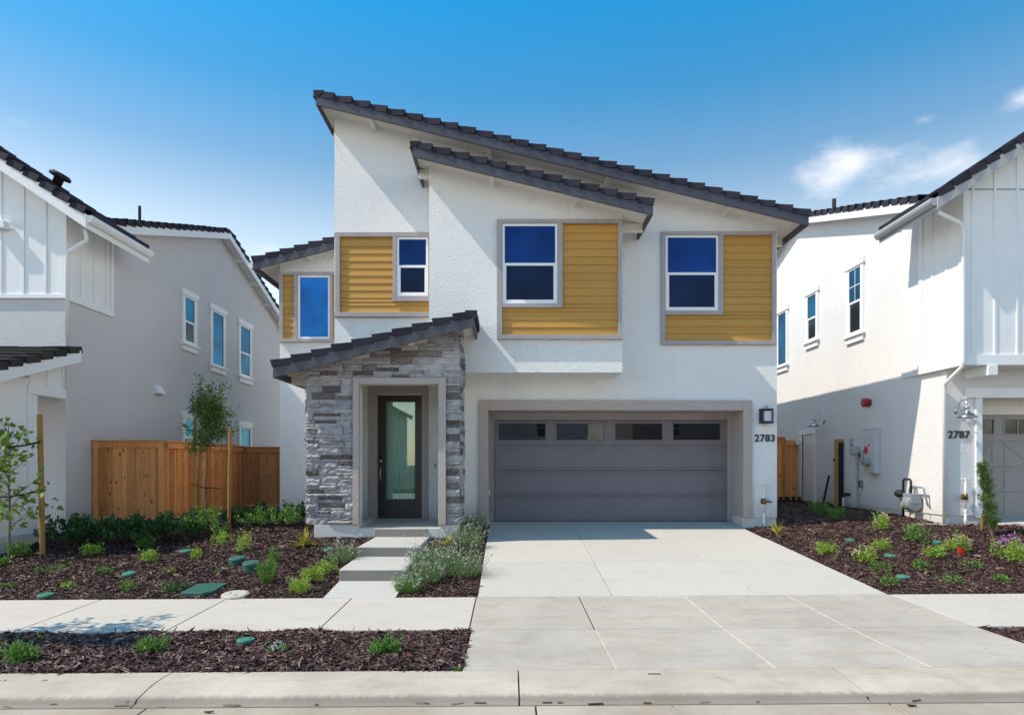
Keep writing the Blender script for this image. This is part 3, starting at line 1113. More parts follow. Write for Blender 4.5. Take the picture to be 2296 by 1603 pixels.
# ------------------------------------------------------------------ the house in the middle
house = thing('house', 'white stucco two storey house with slanted charcoal roofs, ochre siding panels and wide garage door', 'house', (1, 13.36, 0))
F0 = FRONT(0)
YW, YB, YE, YG = 13.36, 12.55, 11.80, 15.30
SL = .2445


def zM(x):
    return 8.374 - SL * (x + 3.689)


def zB(x):
    return 7.026 - SL * (x + 1.727)


def zE(x):
    return 2.973 + .2545 * (x + 4.015)


def zG(x):
    return 5.824 + .2535 * (x + 5.697)


def wallpoly(x0, x1, z0, zf, off=.15):
    return [(x0, z0), (x1, z0), (x1, zf(x1) - off), (x0, zf(x0) - off)]


ZS = .141
XL, XR = -3.474, 5.362
GL, GR, GT = -.42, 4.69, 2.293                     # garage opening
DL, DR, DT = -2.640, -1.715, 2.585                 # front door opening
m = MB()
m.prism(wallpoly(XL, DL, ZS, zM), YW, 14.12, 1)
m.prism(wallpoly(DL, DR, DT, zM), YW, 14.12, 1)
m.prism(wallpoly(DR, GL, ZS, zM), YW, 14.12, 1)
m.prism(wallpoly(GL, GR, GT, zM), YW, 14.12, 1)
m.prism(wallpoly(GR, XR, ZS, zM), YW, 14.12, 1)
m.prism(wallpoly(XL, XR, ZS, zM), 14.121, 25, 1)
m.build('wall', 'stucco_white', house)
m = MB().prism(wallpoly(-1.489, 2.138, 2.925, zB), YB, YW - .001, 1)
m.build('bay_wall', 'stucco_white', house)
m = MB().prism(wallpoly(-5.23, XL - .001, ZS, zG), YG, 22, 1)
m.build('wing_wall', 'stucco_white', house)
m = MB()
m.box(XL + .02, DL, 13.385, 14.1, -.4, ZS).box(DR, GL - .0, 13.385, 14.1, -.4, ZS).box(GR, XR - .02, 13.385, 14.1, -.4, ZS)
m.box(XL + .02, XR - .02, 14.13, 24.9, -.4, ZS).box(-5.21, XL - .002, YG + .025, 21.9, -.4, ZS)
m.build('foundation', 'concrete_base', house)

roof(house, F0, -3.689, 8.374, 5.749, zM(5.749), -12.80, -25.4, outl=[-1.85 - .83, .0 - .37, 1.95, 4.28], wall_n=-YW, gutter=None)
roof(house, F0, -1.727, 7.026, 2.60, zB(2.60), -12.02, -13.40, outl=[-.30, 1.22], wall_n=-YB)
roof(house, F0, -4.015, 2.973, -.58, zE(-.58), -11.40, -13.40, outl=[-1.7], wall_n=-YE, sof='paint_cream')
roof(house, F0, -5.697, 5.824, -3.47, zG(-3.47), -14.90, -22.2, outl=[-4.5], wall_n=-YG, gutter=('a', 'paint_cream'), ends=(True, False))
# lookouts under the eaves at both ends
for (x0, x1, y0, zf, s) in ((-3.66, XL, 14.0, zM, 1), (XR, 5.72, 14.0, zM, 1), (-1.70, -1.489, 12.75, zB, 1), (2.138, 2.57, 12.85, zB, 1), (-3.98, -3.54, 12.3, zE, 1)):
    zz = min(zf(x0), zf(x1)) - .20
    MB().box(x0, x1, y0 - .05, y0 + .05, zz - .12, zz + .03).build('lookout', 'paint_cream', house, bevel=.004)
# ridge caps at the high ends
for (x, zf, y0, y1, s) in ((-3.689, zM, 12.79, 25.4, -1), (-1.727, zB, 12.01, 13.36, -1), (-.58, zE, 11.39, 12.55, 1)):
    n = max(1, int((y1 - y0) / .33)) if y1 - y0 < 4 else 36
    st = (y1 - y0) / n
    for k in range(min(n, 14)):
        a = y0 + k * st
        z = zf(x)
        m = MB().raw([(x + s * .035, a, z - .16), (x + s * .035, a + st * 1.02, z - .16 - .02), (x + s * .045, a, z - .020), (x + s * .04, a + st, z - .034), (x - s * .16, a, z - .022), (x - s * .16, a + st, z - .036), (x - s * .16, a, z - .06), (x - s * .16, a + st, z - .07)],
                     [(0, 1, 3, 2), (2, 3, 5, 4), (4, 5, 7, 6), (6, 7, 1, 0), (0, 2, 4, 6), (1, 7, 5, 3)])
        m.build('ridge_cap', 'roof_tile', house)

# entry tower
m = MB()
OL, OR_, OT = -2.63, -1.215, 2.618
m.prism(wallpoly(-3.54, OL, ZS, zE), YE, YE + .25, 1)
m.prism(wallpoly(OL, OR_, OT, zE), YE, YE + .25, 1)
m.prism(wallpoly(OR_, -.865, ZS, zE), YE, YE + .25, 1)
m.prism(wallpoly(-3.54, -3.34, ZS, zE), YE + .251, YW - .001, 1)
m.prism(wallpoly(-1.065, -.865, ZS, zE), YE + .251, YW - .001, 1)
m.box(-3.339, -1.066, YE + .251, YW - .001, 2.78, 2.84)
m.build('entry_wall', 'stucco_cream', house)
for (x0, x1, y1, zt) in ((-3.42, -2.632, 13.3, ZS - .002), (-1.213, -.905, 13.3, ZS - .002), (-2.63, -2.356, 11.855, ZS - .06), (-1.429, -1.215, 11.855, ZS - .06)):
    MB().box(x0, x1, YE - .03, y1, -.4, zt).build('foundation', 'concrete_base', house, bevel=.006)
FE = FRONT(YE)
OU0, OU1, OV = px(791, 11.72), px(999.8, 11.72), pz(847, 11.72)
MB().box(OU0, OL + .012, ZS + .005, OV, -.02, .095).build('entry_trim', 'stucco_taupe', house, FE, bevel=.006)
MB().box(OR_ - .012, OU1, ZS + .005, OV, -.02, .095).build('entry_trim', 'stucco_taupe', house, FE, bevel=.006)
MB().box(OL + .012, OR_ - .012, OT - .012, OV, -.02, .095).build('entry_trim', 'stucco_taupe', house, FE, bevel=.006)

# ledge stone veneer, every stone its own piece
veneer = MB().box(-3.53, -3.50, .2, 2.6, .001, .006).build('stone_veneer', 'joint_filler', house, FE)


def stone_meshes(k=10):
    out = []
    for i in range(k):
        rr = random.Random(100 + i)
        nu, nv_ = 6, 3
        P, f = [], []
        for b in range(nv_ + 1):
            for a in range(nu + 1):
                edge = a in (0, nu) or b in (0, nv_)
                d = .030 + rr.uniform(-.012, .016) - (.014 if edge else 0)
                P.append((a / nu + (0 if a in (0, nu) else rr.uniform(-.04, .04)), b / nv_ + (0 if b in (0, nv_) else rr.uniform(-.12, .12)), d))
        for b in range(nv_):
            for a in range(nu):
                q = b * (nu + 1) + a
                f.append((q, q + 1, q + nu + 2, q + nu + 1))
        n = len(P)
        P += [(0, 0, -.01), (1, 0, -.01), (1, 1, -.01), (0, 1, -.01)]
        f.append((n, n + 1) + tuple(range(nu, -1, -1)))
        f.append((n + 1, n + 2) + tuple(b * (nu + 1) + nu for b in range(nv_, -1, -1)))
        f.append((n + 2, n + 3) + tuple(nv_ * (nu + 1) + a for a in range(0, nu + 1)))
        f.append((n + 3, n) + tuple(b * (nu + 1) for b in range(0, nv_ + 1)))
        me = bpy.data.meshes.new('stone')
        me.from_pydata(P, [], f)
        bm = bmesh.new()
        bm.from_mesh(me)
        bmesh.ops.recalc_face_normals(bm, faces=bm.faces)
        bm.to_mesh(me)
        bm.free()
        me.materials.append(M['stone'])
        out.append(me)
    return out


STONES = stone_meshes()


def lay(F, u0, u1, v0, v1, top=None, avg=.36):
    """courses of ledge stones from v0 to v1 between u0 and u1; top(u) limits the height"""
    ch = .1215
    k = 0
    while v0 + k * ch < v1 - .02:
        va = v0 + k * ch
        vb = min(va + ch, v1)
        k += 1
        u = u0
        first = True
        while u < u1 - .01:
            L = random.uniform(.20, .46) * avg / .33
            if first and u1 - u0 > .5:
                L *= random.uniform(.35, 1)
            first = False
            e = min(u + L, u1)
            if u1 - e < .09:
                e = u1
            lim = 99 if top is None else min(top(u), top(e))
            if lim > va + .03:
                tb = min(vb, lim)
                rows = [(va, tb)]
                if random.random() < .42 and tb - va > .09:
                    md = va + (tb - va) * random.uniform(.38, .62)
                    rows = [(va, md), (md, tb)]
                for (a, b) in rows:
                    T = Matrix.Translation((u + .0015, a + .0015, random.uniform(-.006, .034))) @ Matrix.Diagonal((e - u - .003, b - a - .003, 1, 1))
                    inst(random.choice(STONES), 'stone', veneer, F @ T)
            u = e


ts = lambda x: zE(x) - .175
lay(FE, -3.56, OU0, ZS + .012, OV)
lay(FE, OU1, -.855, ZS + .012, OV, avg=.34)
lay(FE, -3.56, -.855, OV + .002, 3.9, ts)
FS = EAST(-.865)
lay(FS, 11.78, 12.5, ZS + .012, 3.62, None, .5)
FS2 = WEST(-3.54)
lay(FS2, -12.45, -11.78, ZS + .012, 2.93, None, .5)

# front door
FW = FRONT(YW)
door = MB()
U = lambda p: px(p, 13.4)
V = lambda q: pz(q, 13.4)
dl, dr, db, dt = U(848), U(946.5), .125, V(884)
gl_, gr_, gb_, gt_ = U(865), U(931), V(1120), V(900)
door.ring(dl, dr, db, dt, (gl_ - dl, dr - gr_, gb_ - db, dt - gt_), -.085, -.04)
door = door.build('front_door', 'door_brown', house, FW, bevel=.004)
MB().ring(gl_ - .02, gr_ + .02, gb_ - .02, gt_ + .02, .024, -.039, -.030).build('glazing_bead', 'door_brown', door, FW, bevel=.003)
MB().box(gl_, gr_, gb_, gt_, -.068, -.06).build('pane', 'glass_clear', door, FW)
cv, cf = [], []
NC = 70
for i in range(NC + 1):
    u = gl_ - .01 + (gr_ - gl_ + .02) * i / NC
    d = -.115 + .018 * math.sin(i * .62) + .008 * math.sin(i * 1.7 + 1)
    cv += [(u, gb_ - .02, d), (u, gt_ + .02, d * .9)]
    if i:
        cf.append((2 * i - 2, 2 * i, 2 * i + 1, 2 * i - 1))
MB().raw(cv, cf).build('curtain', 'curtain', door, FW, smooth=True)
MB().box(dl, dr, db, dt, -.16, -.15).build('door_backing', 'dark_interior', door, FW)
hx = dl + .055
MB().box(hx - .03, hx + .03, V(1030) - .07, V(1030) + .09, -.04, -.018).build('keypad_lock', 'black_metal', door, FW, bevel=.005)
MB().box(hx - .024, hx + .024, V(1030) - .055, V(1030) + .0, -.018, -.012).build('keypad', 'brushed_metal', door, FW, bevel=.003)
MB().tube([(hx, 1.13, -.04), (hx, 1.13, .015), (hx, 1.10, .03), (hx, .93, .02), (hx + .0, .88, .0), (hx, .86, -.03)], .011, 8).build('handle', 'brushed_metal', door, FW, smooth=True)
cas = MB().box(U(829), dl - .004, .095, dt + .004, -.05, .045).box(dr + .004, U(960.5), .095, dt + .004, -.05, .045).box(U(829), U(960.5), dt + .005, V(867), -.05, .045)
cas.build('door_casing', 'stucco_taupe', house, FW, bevel=.006)
MB().box(DL, DR, .09, .122, -.10, .03).build('door_sill', 'gutter_gray', house, FW, bevel=.004)
bell = thing('doorbell', 'small white doorbell button on the wall right of the front door', 'doorbell', FW @ Vector((U(977), V(1043), 0)))
MB().box(U(977) - .025, U(977) + .025, V(1043) - .06, V(1043) + .06, 0, .02).build('plate', 'pvc_white', bell, FW, bevel=.004)
MB().box(U(977) - .011, U(977) + .011, V(1043) - .035, V(1043) + .035, .02, .026).build('button', 'black_metal', bell, FW, bevel=.003)

# garage
ga, gb2, gt2 = px(1073.5, 13.30), px(1687, 13.30), pz(897, 13.30)
MB().box(ga, GL + .016, ZS + .003, gt2, -.02, .055).build('garage_trim', 'stucco_taupe', house, FW, bevel=.008)
MB().box(GR - .016, gb2, ZS + .003, gt2, -.02, .055).build('garage_trim', 'stucco_taupe', house, FW, bevel=.008)
MB().box(GL + .016, GR - .016, GT - .016, gt2, -.02, .055).build('garage_trim', 'stucco_taupe', house, FW, bevel=.008)
m = MB().box(GL - .01, GL + .014, ZS + .003, GT - .014, -.66, -.021).box(GR - .014, GR + .01, ZS + .003, GT - .014, -.66, -.021).box(GL - .01, GR + .01, GT - .014, GT + .01, -.66, -.021)
m.build('garage_reveal', 'stucco_taupe', house, FW)
m = MB().box(GL - .02, GL + .012, -.1, ZS, -.66, .0).box(GR - .012, GR + .02, -.1, ZS, -.66, .0)
m.build('garage_curb', 'concrete_base', house, FW)
m = MB().box(GL + .014, -.315, .0, GT - .015, -.70, -.60).box(4.583, GR - .014, .0, GT - .015, -.70, -.60).box(-.315, 4.583, 2.135, GT - .015, -.70, -.60)
m.build('garage_jamb', 'trim_taupe', house, FW, bevel=.006)
m = MB().box(-.345, -.318, .02, 2.12, -.60, -.575).box(4.586, 4.613, .02, 2.12, -.60, -.575).box(-.345, 4.613, 2.138, 2.165, -.60, -.575)
m.build('weather_strip', 'trim_taupe', house, FW, bevel=.004)
FD = FRONT(14.05)
gd = MB().box(-.314, 4.582, .004, 2.134, -.07, -.045).build('garage_door', 'dark_interior', house, FD)
gx = lambda c: ((1850 + c * .5662) * .5605 - CX) * 14.05 / FPX
P0, P1 = 1.716, 2.056
for k in range(3):
    z0, z1 = .012 + k * .5325, .012 + k * .5325 + .5285
    MB().box(-.312, 4.58, z0, z1, -.044, -.006).box(-.312, 4.58, z1 - .050, z1 - .008, -.0065, .006).box(-.312, 4.58, z0 + .008, z0 + .045, -.0065, .006).box(-.27, 4.54, z0 + .066, z1 - .070, -.0065, .004).build('door_section', 'garage_gray', gd, FD, bevel=.0035)
m = MB()
edges = [(gx(255), gx(585)), (gx(665), gx(1000)), (gx(1080), gx(1410)), (gx(1490), gx(1820))]
z0, z1 = 1.6095, 2.13
m.box(-.312, 4.58, z0, P0, -.044, -.004).box(-.312, 4.58, P1, z1, -.044, -.004)
xs = [-.312] + [e for p in edges for e in p] + [4.58]
for i in range(0, len(xs), 2):
    m.box(xs[i], xs[i + 1], P0, P1, -.044, -.004)
top_sec = m.build('door_section', 'garage_gray', gd, FD)
for (a, c) in edges:
    MB().ring(a - .045, c + .045, P0 - .04, P1 + .035, .035, -.004, .010).build('window_frame', 'garage_gray', gd, FD, bevel=.006)
    MB().box(a, c, P0, P1, -.03, -.022).build('pane', 'glass_garage', gd, FD)
MB().box(-.312, 4.58, .0, .014, -.04, .012).build('bottom_seal', 'rubber_black', gd, FD)
# small conduit box low in the left reveal
MB().box(.0, .05, .0, .09, 0, .03).build('sensor_bracket', 'paint_cream', house, frame((0, 1, 0), (0, 0, 1), (1, 0, 0), (GL + .014, 13.75, .58)))


# siding panels with windows
def panel(y, name_rects, v0):
    F = FRONT(y)
    U = lambda p: px(p, y)
    V = lambda q: pz(q, y)
    o0, o1, q0, q1 = name_rects['outer']
    p = MB().box(U(o0) + .01, U(o1) - .01, V(q1) + .01, V(q0) - .01, .0005, .003).build('siding_panel', 'siding_ochre', house, F)
    siding(p, F, [(U(a), U(b), V(d), V(c)) for a, b, c, d in name_rects['siding']], V(v0), .003)
    for a, b, c, d in name_rects['trim']:
        MB().box(U(a), U(b), V(d), V(c), .0, .064).build('trim', 'trim_taupe', p, F, bevel=.005)
    if 'sill' in name_rects:
        a, b, c, d = name_rects['sill']
        MB().box(U(a), U(b), V(d), V(c), .0, .080).build('sill', 'trim_taupe', p, F, bevel=.005)
    a, b, c, d = name_rects['win']
    window(house, F, U(a) + .002, U(b) - .002, V(d) + .002, V(c) - .002, fixed=name_rects.get('fixed', False), n0=.004, split=name_rects.get('split', .5), up=name_rects.get('up', 'glass_upper'))


panel(YW, dict(outer=(752, 968, 523, 712), trim=[(751, 968, 523, 533), (753, 763.5, 533, 702), (881.6, 890, 533, 677), (890, 968, 665, 677)], sill=(751.5, 968, 702, 712),
               siding=[(763.5, 881.6, 533, 677), (763.5, 966, 677, 702)], win=(890, 961, 533, 665), split=.5), 702)
panel(YB, dict(outer=(1114, 1393.5, 494, 762), trim=[(1114, 1393.5, 494, 503), (1114, 1126, 503, 752), (1385, 1393.5, 503, 752), (1250, 1261, 503, 691), (1126, 1250, 682, 691)], sill=(1114, 1394.5, 752, 762),
               siding=[(1261, 1385, 503, 691), (1126, 1385, 691, 752)], win=(1126, 1250, 503, 682), split=.49), 752)
panel(YW, dict(outer=(1481, 1737.5, 521, 774), trim=[(1481, 1737.5, 521, 529), (1481, 1491, 529, 765), (1729, 1737.5, 529, 765), (1610, 1620, 529, 707), (1491, 1610, 698, 707)], sill=(1481, 1738, 765, 774),
               siding=[(1620, 1729, 529, 707), (1491, 1729, 707, 765)], win=(1491, 1610, 529, 698), split=.49), 765)
panel(YG, dict(outer=(628, 760, 611.5, 768), trim=[(627.6, 760, 611.5, 618.5), (627.6, 636, 618.5, 761), (660, 669, 618.5, 761), (741, 747, 618.5, 761)], sill=(627.6, 760, 761, 768),
               siding=[(636, 660, 618.5, 761), (747, 760, 618.5, 761)], win=(669, 741, 618.5, 760.5), fixed=True, up='glass_wing'), 761)

# wall fittings of the middle house
t = thing('wall_hook', 'tiny round fixture on the bay wall above the middle upper window', 'fixture', (px(1184, YB), YB, pz(450, YB)))
MB().lathe([(.028, 0), (.028, .012), (.012, .016), (.012, .05), (.002, .052)], (px(1184, YB), pz(450, YB), 0), 14, 'z').build('eye', 'pvc_white', t, FRONT(YB))
lan = thing('wall_lantern', 'black rectangular lantern with frosted glass above the house number 2783', 'lamp', FW @ Vector((px(1718, 13.3), pz(930, 13.3), 0)))
l0, l1, b0, t0 = px(1705, 13.25), px(1732, 13.25), pz(949, 13.25), pz(916, 13.25)
MB().box(l0 - .004, l1 + .004, t0 - .03, t0, .03, .17).build('cap', 'black_metal', lan, FW, bevel=.004)
MB().box(l0 - .004, l1 + .004, b0, b0 + .03, .03, .17).build('base', 'black_metal', lan, FW, bevel=.004)
MB().box(l0 + .02, l1 - .02, b0 - .0, t0, .0, .03).build('back_plate', 'black_metal', lan, FW, bevel=.004)
for a in (l0, l1 - .022):
    for n_ in (.035, .145):
        MB().box(a, a + .022, b0 + .03, t0 - .03, n_, n_ + .02).build('frame_bar', 'black_metal', lan, FW)
MB().box(l0 + .075, l1 - .035, b0 + .045, t0 - .045, .06, .13).build('glass', 'frost_glass', lan, FW, bevel=.004)
MB().tube([((l0 + l1) / 2 - .025, t0, .1), ((l0 + l1) / 2 - .025, t0 + .045, .1), ((l0 + l1) / 2 + .025, t0 + .045, .1), ((l0 + l1) / 2 + .025, t0, .1)], .007, 6).build('loop', 'black_metal', lan, FW)
digits('2783', 'black numerals 2783 on the white wall right of the gray garage door', FW, px(1715, 13.35), pz(989.5, 13.35), .138, 'house numbers on the garage walls')


def hose_bib(label, F, u, vb, vt, flip=1):
    t = thing('hose_bib', label, 'hose bib', F @ Vector((u, vb, 0)), 'hose bibs on the garage walls')
    MB().tube([(u, vb - .1, .06), (u, vb + .30, .06)], .022, 10).tube([(u, vb + .30, .06), (u, vt, .06)], .016, 10).build('pipe', 'pvc_white', t, F, smooth=True)
    for q in (.10, .26):
        MB().lathe([(.031, -.025), (.031, .025)], (u, vb + q, .06), 10, 'y').build('coupling', 'pvc_white', t, F)
    hv = vb + (vt - vb) * .62
    MB().lathe([(.018, -.06), (.036, -.05), (.040, 0), (.032, .05), (.018, .06)], (u, hv, .07), 12, 'y').tube([(u, hv, .07), (u + flip * .07, hv, .10), (u + flip * .13, hv - .015, .13)], [.028, .022, .016], 8).build('valve', 'brass', t, F, smooth=True)
    MB().tube([(u - .075, vt, .06), (u + .075, vt, .06)], .013, 8).lathe([(.022, -.02), (.022, .02)], (u, vt, .06), 8, 'y').build('handle', 'pvc_white', t, F)
    MB().box(u - .05, u + .05, hv - .05, hv + .05, 0, .012).build('wall_plate', 'brushed_metal', t, F, bevel=.004)
    return t


hose_bib('white standpipe with brass hose bib below the house number 2783', FW, px(1713, 13.3), pz(1183, 13.3), pz(1087, 13.3), 1)

# ------------------------------------------------------------------ neighbour on the left
XLN, YL = -8.2, 12.39
nl = thing('house', 'gray stucco neighbour house with white batten gable on the left', 'house', (-9, YL, 0))
zl = lambda x: 5.798 - .672 * (x + 7.58)
m = MB().prism([(-14.8, .09), (XLN, .09), (XLN, zl(XLN) - .19), (-11.5, zl(-11.5) - .19), (-14.8, zl(XLN) - .19)], YL, 13.998, 1)
m.build('wall', 'stucco_gray', nl)
zr = lambda y: (6.06 + .3155 * (y - 13.2)) if y < 19 else 7.89 - .3155 * (y - 19)
m = MB().prism([(14.0, .09), (24.6, .09), (24.6, zr(24.6) - .15), (19, zr(19) - .15), (14.0, zr(14.0) - .15)], -16, XLN, 0)
m.build('wall', 'stucco_gray', nl)
MB().box(-14.7, XLN - .02, YL + .02, 24.5, -.4, .09).build('foundation', 'concrete_base', nl)
F0 = FRONT(0)
E0 = EAST(0)
FLN, ELN = FRONT(YL), EAST(XLN)
roof(nl, F0, -11.5, zl(-11.5), -7.58, zl(-7.58), -12.0, -14.1, fas='paint_white', sof='paint_white', fh=.20, gutter=('b', 'paint_white'), ends=(False, True))
roof(nl, F0, -15.42, zl(-7.58), -11.5, zl(-11.5), -12.0, -14.1, fas='paint_white', sof='paint_white', fh=.20, ends=(True, False), tiles=False)
roof(nl, E0, 13.2, zr(13.2), 19.0, zr(19), -7.9, -16.2, fas='paint_white', sof='paint_white', ends=(True, False))
roof(nl, E0, 19.0, zr(19), 24.9, zr(24.9), -7.9, -16.2, fas='paint_white', sof='paint_white', outl=[20.1, 21.3, 22.5, 23.7], wall_n=XLN, ends=(False, True))


def batten_wall(parent, F, poly, battens, tops, mat='paint_white', n0=.0, bt=.03, bw=.045):
    p = MB().prism(poly, n0 + .0005, n0 + .012).build('siding', mat, parent, F)
    for u, (a, b) in zip(battens, tops):
        MB().box(u - bw / 2, u + bw / 2, a, b, n0 + .012, n0 + bt).build('batten', mat, p, F, bevel=.003)
    return p


zb0 = pz(661, YL)
bts = [-8.56 - .412 * k for k in range(7)]
sd = batten_wall(nl, FLN, [(-13.2, zb0), (XLN, zb0), (XLN, zl(XLN) - .19), (-11.5, zl(-11.5) - .20), (-13.2, zl(-9.8) - .2)], bts, [(zb0, (zl(u) if u > -11.5 else zl(-23 - u)) - .21) for u in bts])
MB().box(-13.2, XLN + .035, pz(670, YL), zb0 - .001, .0005, .045).build('band_board', 'paint_white', nl, FLN, bevel=.004)
MB().box(XLN - .09, XLN + .034, zb0, zl(XLN) - .22, .0125, .034).build('corner_board', 'paint_white', nl, FLN, bevel=.004)
zt = zl(XLN) - .22
sd = batten_wall(nl, ELN, [(YL + .001, 4.36), (13.8, 4.36), (13.8, zt), (YL + .001, zt)], [12.81, 13.22, 13.62], [(4.36, zt)] * 3)
MB().box(YL + .001, 13.84, 4.24, 4.359, .0005, .045).build('band_board', 'paint_white', nl, ELN, bevel=.004)
MB().box(13.76, 13.85, 4.36, zt, .0125, .035).build('corner_board', 'paint_white', nl, ELN, bevel=.004)
MB().tube([(-7.72, 12.2, 5.50), (-7.72, 12.25, 5.30), (-8.10, 12.33, 5.13), (-8.13, 12.33, 5.05), (-8.13, 12.33, 3.56)], .035, 8).build('downspout', 'paint_white', nl, smooth=True)

for (a, b, c, d, fx) in ((16.88, 17.47, 4.27, 5.475, 0), (18.46, 19.24, 3.95, 5.475, 1), (20.38, 21.22, 3.90, 5.475, 0), (16.88, 17.47, 1.45, 2.39, 0), (20.38, 21.22, 1.45, 2.37, 1)):
    w = window(nl, ELN, a, b, c, d, up='glass_side', lo='glass_side_dark' if a < 17 else 'glass_side', fixed=bool(fx), split=.46)
    craftsman_trim(w, ELN, a, b, c, d)
v = thing('wall_vent', 'small white hooded vent on the gray side wall left of the fence tree', 'vent', (XLN, 15.65, 2.9), None)
MB().raw([(15.5, 2.84, 0), (15.78, 2.84, 0), (15.78, 3.04, 0), (15.5, 3.04, 0), (15.5, 2.84, .13), (15.78, 2.84, .13), (15.78, 2.86, .13), (15.5, 2.86, .13), (15.5, 3.04, .02), (15.78, 3.04, .02)],
         [(0, 1, 5, 4), (4, 5, 6, 7), (7, 6, 9, 8), (0, 4, 7, 8, 3), (1, 2, 9, 6, 5), (3, 8, 9, 2), (0, 3, 2, 1)]).build('hood', 'paint_white', v, ELN)
MB().lathe([(.055, 0), (.055, .18), (.05, .2)], (0, 0, 0), 12).build('plumbing_vent', 'rubber_black', nl, Matrix.Translation((-8.6, 15.6, 6.8)) @ Matrix.Diagonal((.6, .6, 2.1, 1)))
rv = MB().lathe([(.09, -.25), (.09, .10), (.19, .12), (.20, .17), (.15, .21), (.02, .22)], (0, 0, 0), 16)
rv.build('roof_vent', 'rubber_black', nl, Matrix.Translation((-8.91, 13.2, 6.74)) @ Matrix.Rotation(.45, 4, 'Y'), smooth=True)

MB().box(px(-14, YL), px(10, YL - .15), pz(513, YL - .1), pz(497, YL - .1), .03, .17).build('gable_bracket', 'paint_white', nl, FLN, bevel=.006)
# its porch
roof(nl, E0, 10.25, 2.75, 12.38, 3.415, -7.9, -13.0, tile='roof_tile_brown', fas='paint_white', sof='paint_white', ends=(True, False), fh=.19)
zp = lambda y: 2.75 + .3122 * (y - 10.25) - .19
pp = batten_wall(nl, ELN, [(11.46, 2.58), (12.385, 2.58), (12.385, zp(12.385)), (11.46, zp(11.46))], [11.50, 11.92, 12.34], [(2.58, zp(11.5)), (2.58, zp(11.92)), (2.58, zp(12.34))], n0=-.03)
MB().box(11.42, 12.388, 2.41, 2.579, -.10, .012).build('porch_beam', 'paint_white', nl, ELN, bevel=.005)
MB().box(10.62, 11.52, .02, zp(10.62), -.32, -.02).build('porch_pier', 'paint_white', nl, ELN, bevel=.006)
for (a, b) in ((10.62, 10.72), (11.42, 11.52)):
    MB().box(a, b, .02, min(zp(a), 2.41) - .001, -.019, .006).build('corner_board', 'paint_white', nl, ELN, bevel=.004)
MB().box(11.56, 11.68, .02, 2.409, -.14, -.02).build('porch_post', 'paint_white', nl, ELN, bevel=.006)
MB().box(-12, XLN + .05, 10.5, YL - .001, -.4, .018).build('porch_floor', 'concrete_base', nl)

# ------------------------------------------------------------------ neighbour on the right
XRN, XRW = 8.25, 8.21
nr = thing('house', 'white stucco neighbour house with batten gable and garage on the right', 'house', (10, 12.6, .15))
zq = lambda x: 5.99 + .66 * (x - 7.51)
m = MB().prism([(XRW, 2.985), (15, 2.985), (15, zq(8.0)), (11.4, zq(11.4) - .19), (XRW, zq(XRW) - .19)], 12.05, 13.978, 1)
m.build('upper_wall', 'stucco_offwhite', nr)
zs_ = lambda y: (6.41 + .3096 * (y - 12.96)) if y < 19 else 8.28 - .3096 * (y - 19)
m = MB().prism([(13.98, .24), (24.6, .24), (24.6, zs_(24.6) - .15), (19, zs_(19) - .15), (13.98, zs_(13.98) - .15)], XRN, 16, 0)
m.build('wall', 'stucco_offwhite', nr)
NG0, NG1, NGT = 8.90, 13.8, 2.45
m = MB().box(XRN, NG0, 12.6, 13.979, .24, 2.984).box(NG0, NG1, 12.6, 13.979, NGT, 2.984).box(NG1, 15, 12.6, 13.979, .24, 2.984)
m.build('garage_wall', 'stucco_offwhite', nr)
MB().box(XRN + .02, NG0, 12.62, 24.5, -.4, .24).build('foundation', 'concrete_base', nr)
W0 = WEST(0)
FRN, WRN, WRW = FRONT(12.6), WEST(XRN), WEST(XRW)
FRU = FRONT(12.05)
roof(nr, F0, 7.51, 5.99, 11.4, zq(11.4), -11.7, -13.55, fas='gutter_gray', sof='paint_white', fh=.17, gutter=('a', 'gutter_gray'), ends=(True, False))
roof(nr, F0, 11.4, zq(11.4), 15.3, 5.99, -11.7, -13.55, fas='gutter_gray', sof='paint_white', fh=.17, ends=(False, True), tiles=False)
roof(nr, W0, -19.0, zs_(19), -12.96, zs_(12.96), -7.95, -16.2, fas='paint_white', sof='paint_white', ends=(False, True))
roof(nr, W0, -24.9, zs_(24.9), -19.0, zs_(19), -7.95, -16.2, fas='paint_white', sof='paint_white', ends=(True, False))
zt = zq(XRW) - .2
bts = [8.35, 8.75, 9.155, 9.56, 9.965, 10.37]
batten_wall(nr, FRU, [(XRW, 3.175), (13, 3.175), (13, 7.2), (11.4, zq(11.4) - .2), (XRW, zt)], bts, [(3.175, zq(u) - .21) for u in bts])
MB().box(XRW + .02, 13, 6.13, 6.16, .0125, .018).build('flashing', 'gutter_gray', nr, FRU)
MB().box(XRW - .03, 13, 2.985, 3.174, .0005, .045).build('band_board', 'paint_white', nr, FRU, bevel=.004)
batten_wall(nr, WRW, [(-13.32, 3.175), (-12.051, 3.175), (-12.051, zt), (-13.32, zt)], [-12.93, -12.51], [(3.175, zt)] * 2)
MB().box(-13.34, -13.23, 3.175, zt, .0125, .036).build('corner_board', 'paint_white', nr, WRW, bevel=.004)
MB().box(-12.16, -12.02, 3.175, zt, .0125, .034).build('corner_board', 'paint_white', nr, WRW, bevel=.004)
MB().box(-13.36, -12.05, 2.985, 3.174, .0005, .045).build('band_board', 'paint_white', nr, WRW, bevel=.004)
MB().tube([(7.62, 11.85, 5.84), (7.62, 11.85, 5.66), (8.08, 11.96, 5.52), (8.15, 11.98, 5.42), (8.15, 11.98, 3.05), (8.15, 12.02, 2.95), (8.17, 12.50, 2.72), (8.19, 12.56, 2.62), (8.19, 12.56, .02)], .034, 8).build('downspout', 'paint_white', nr, smooth=True)
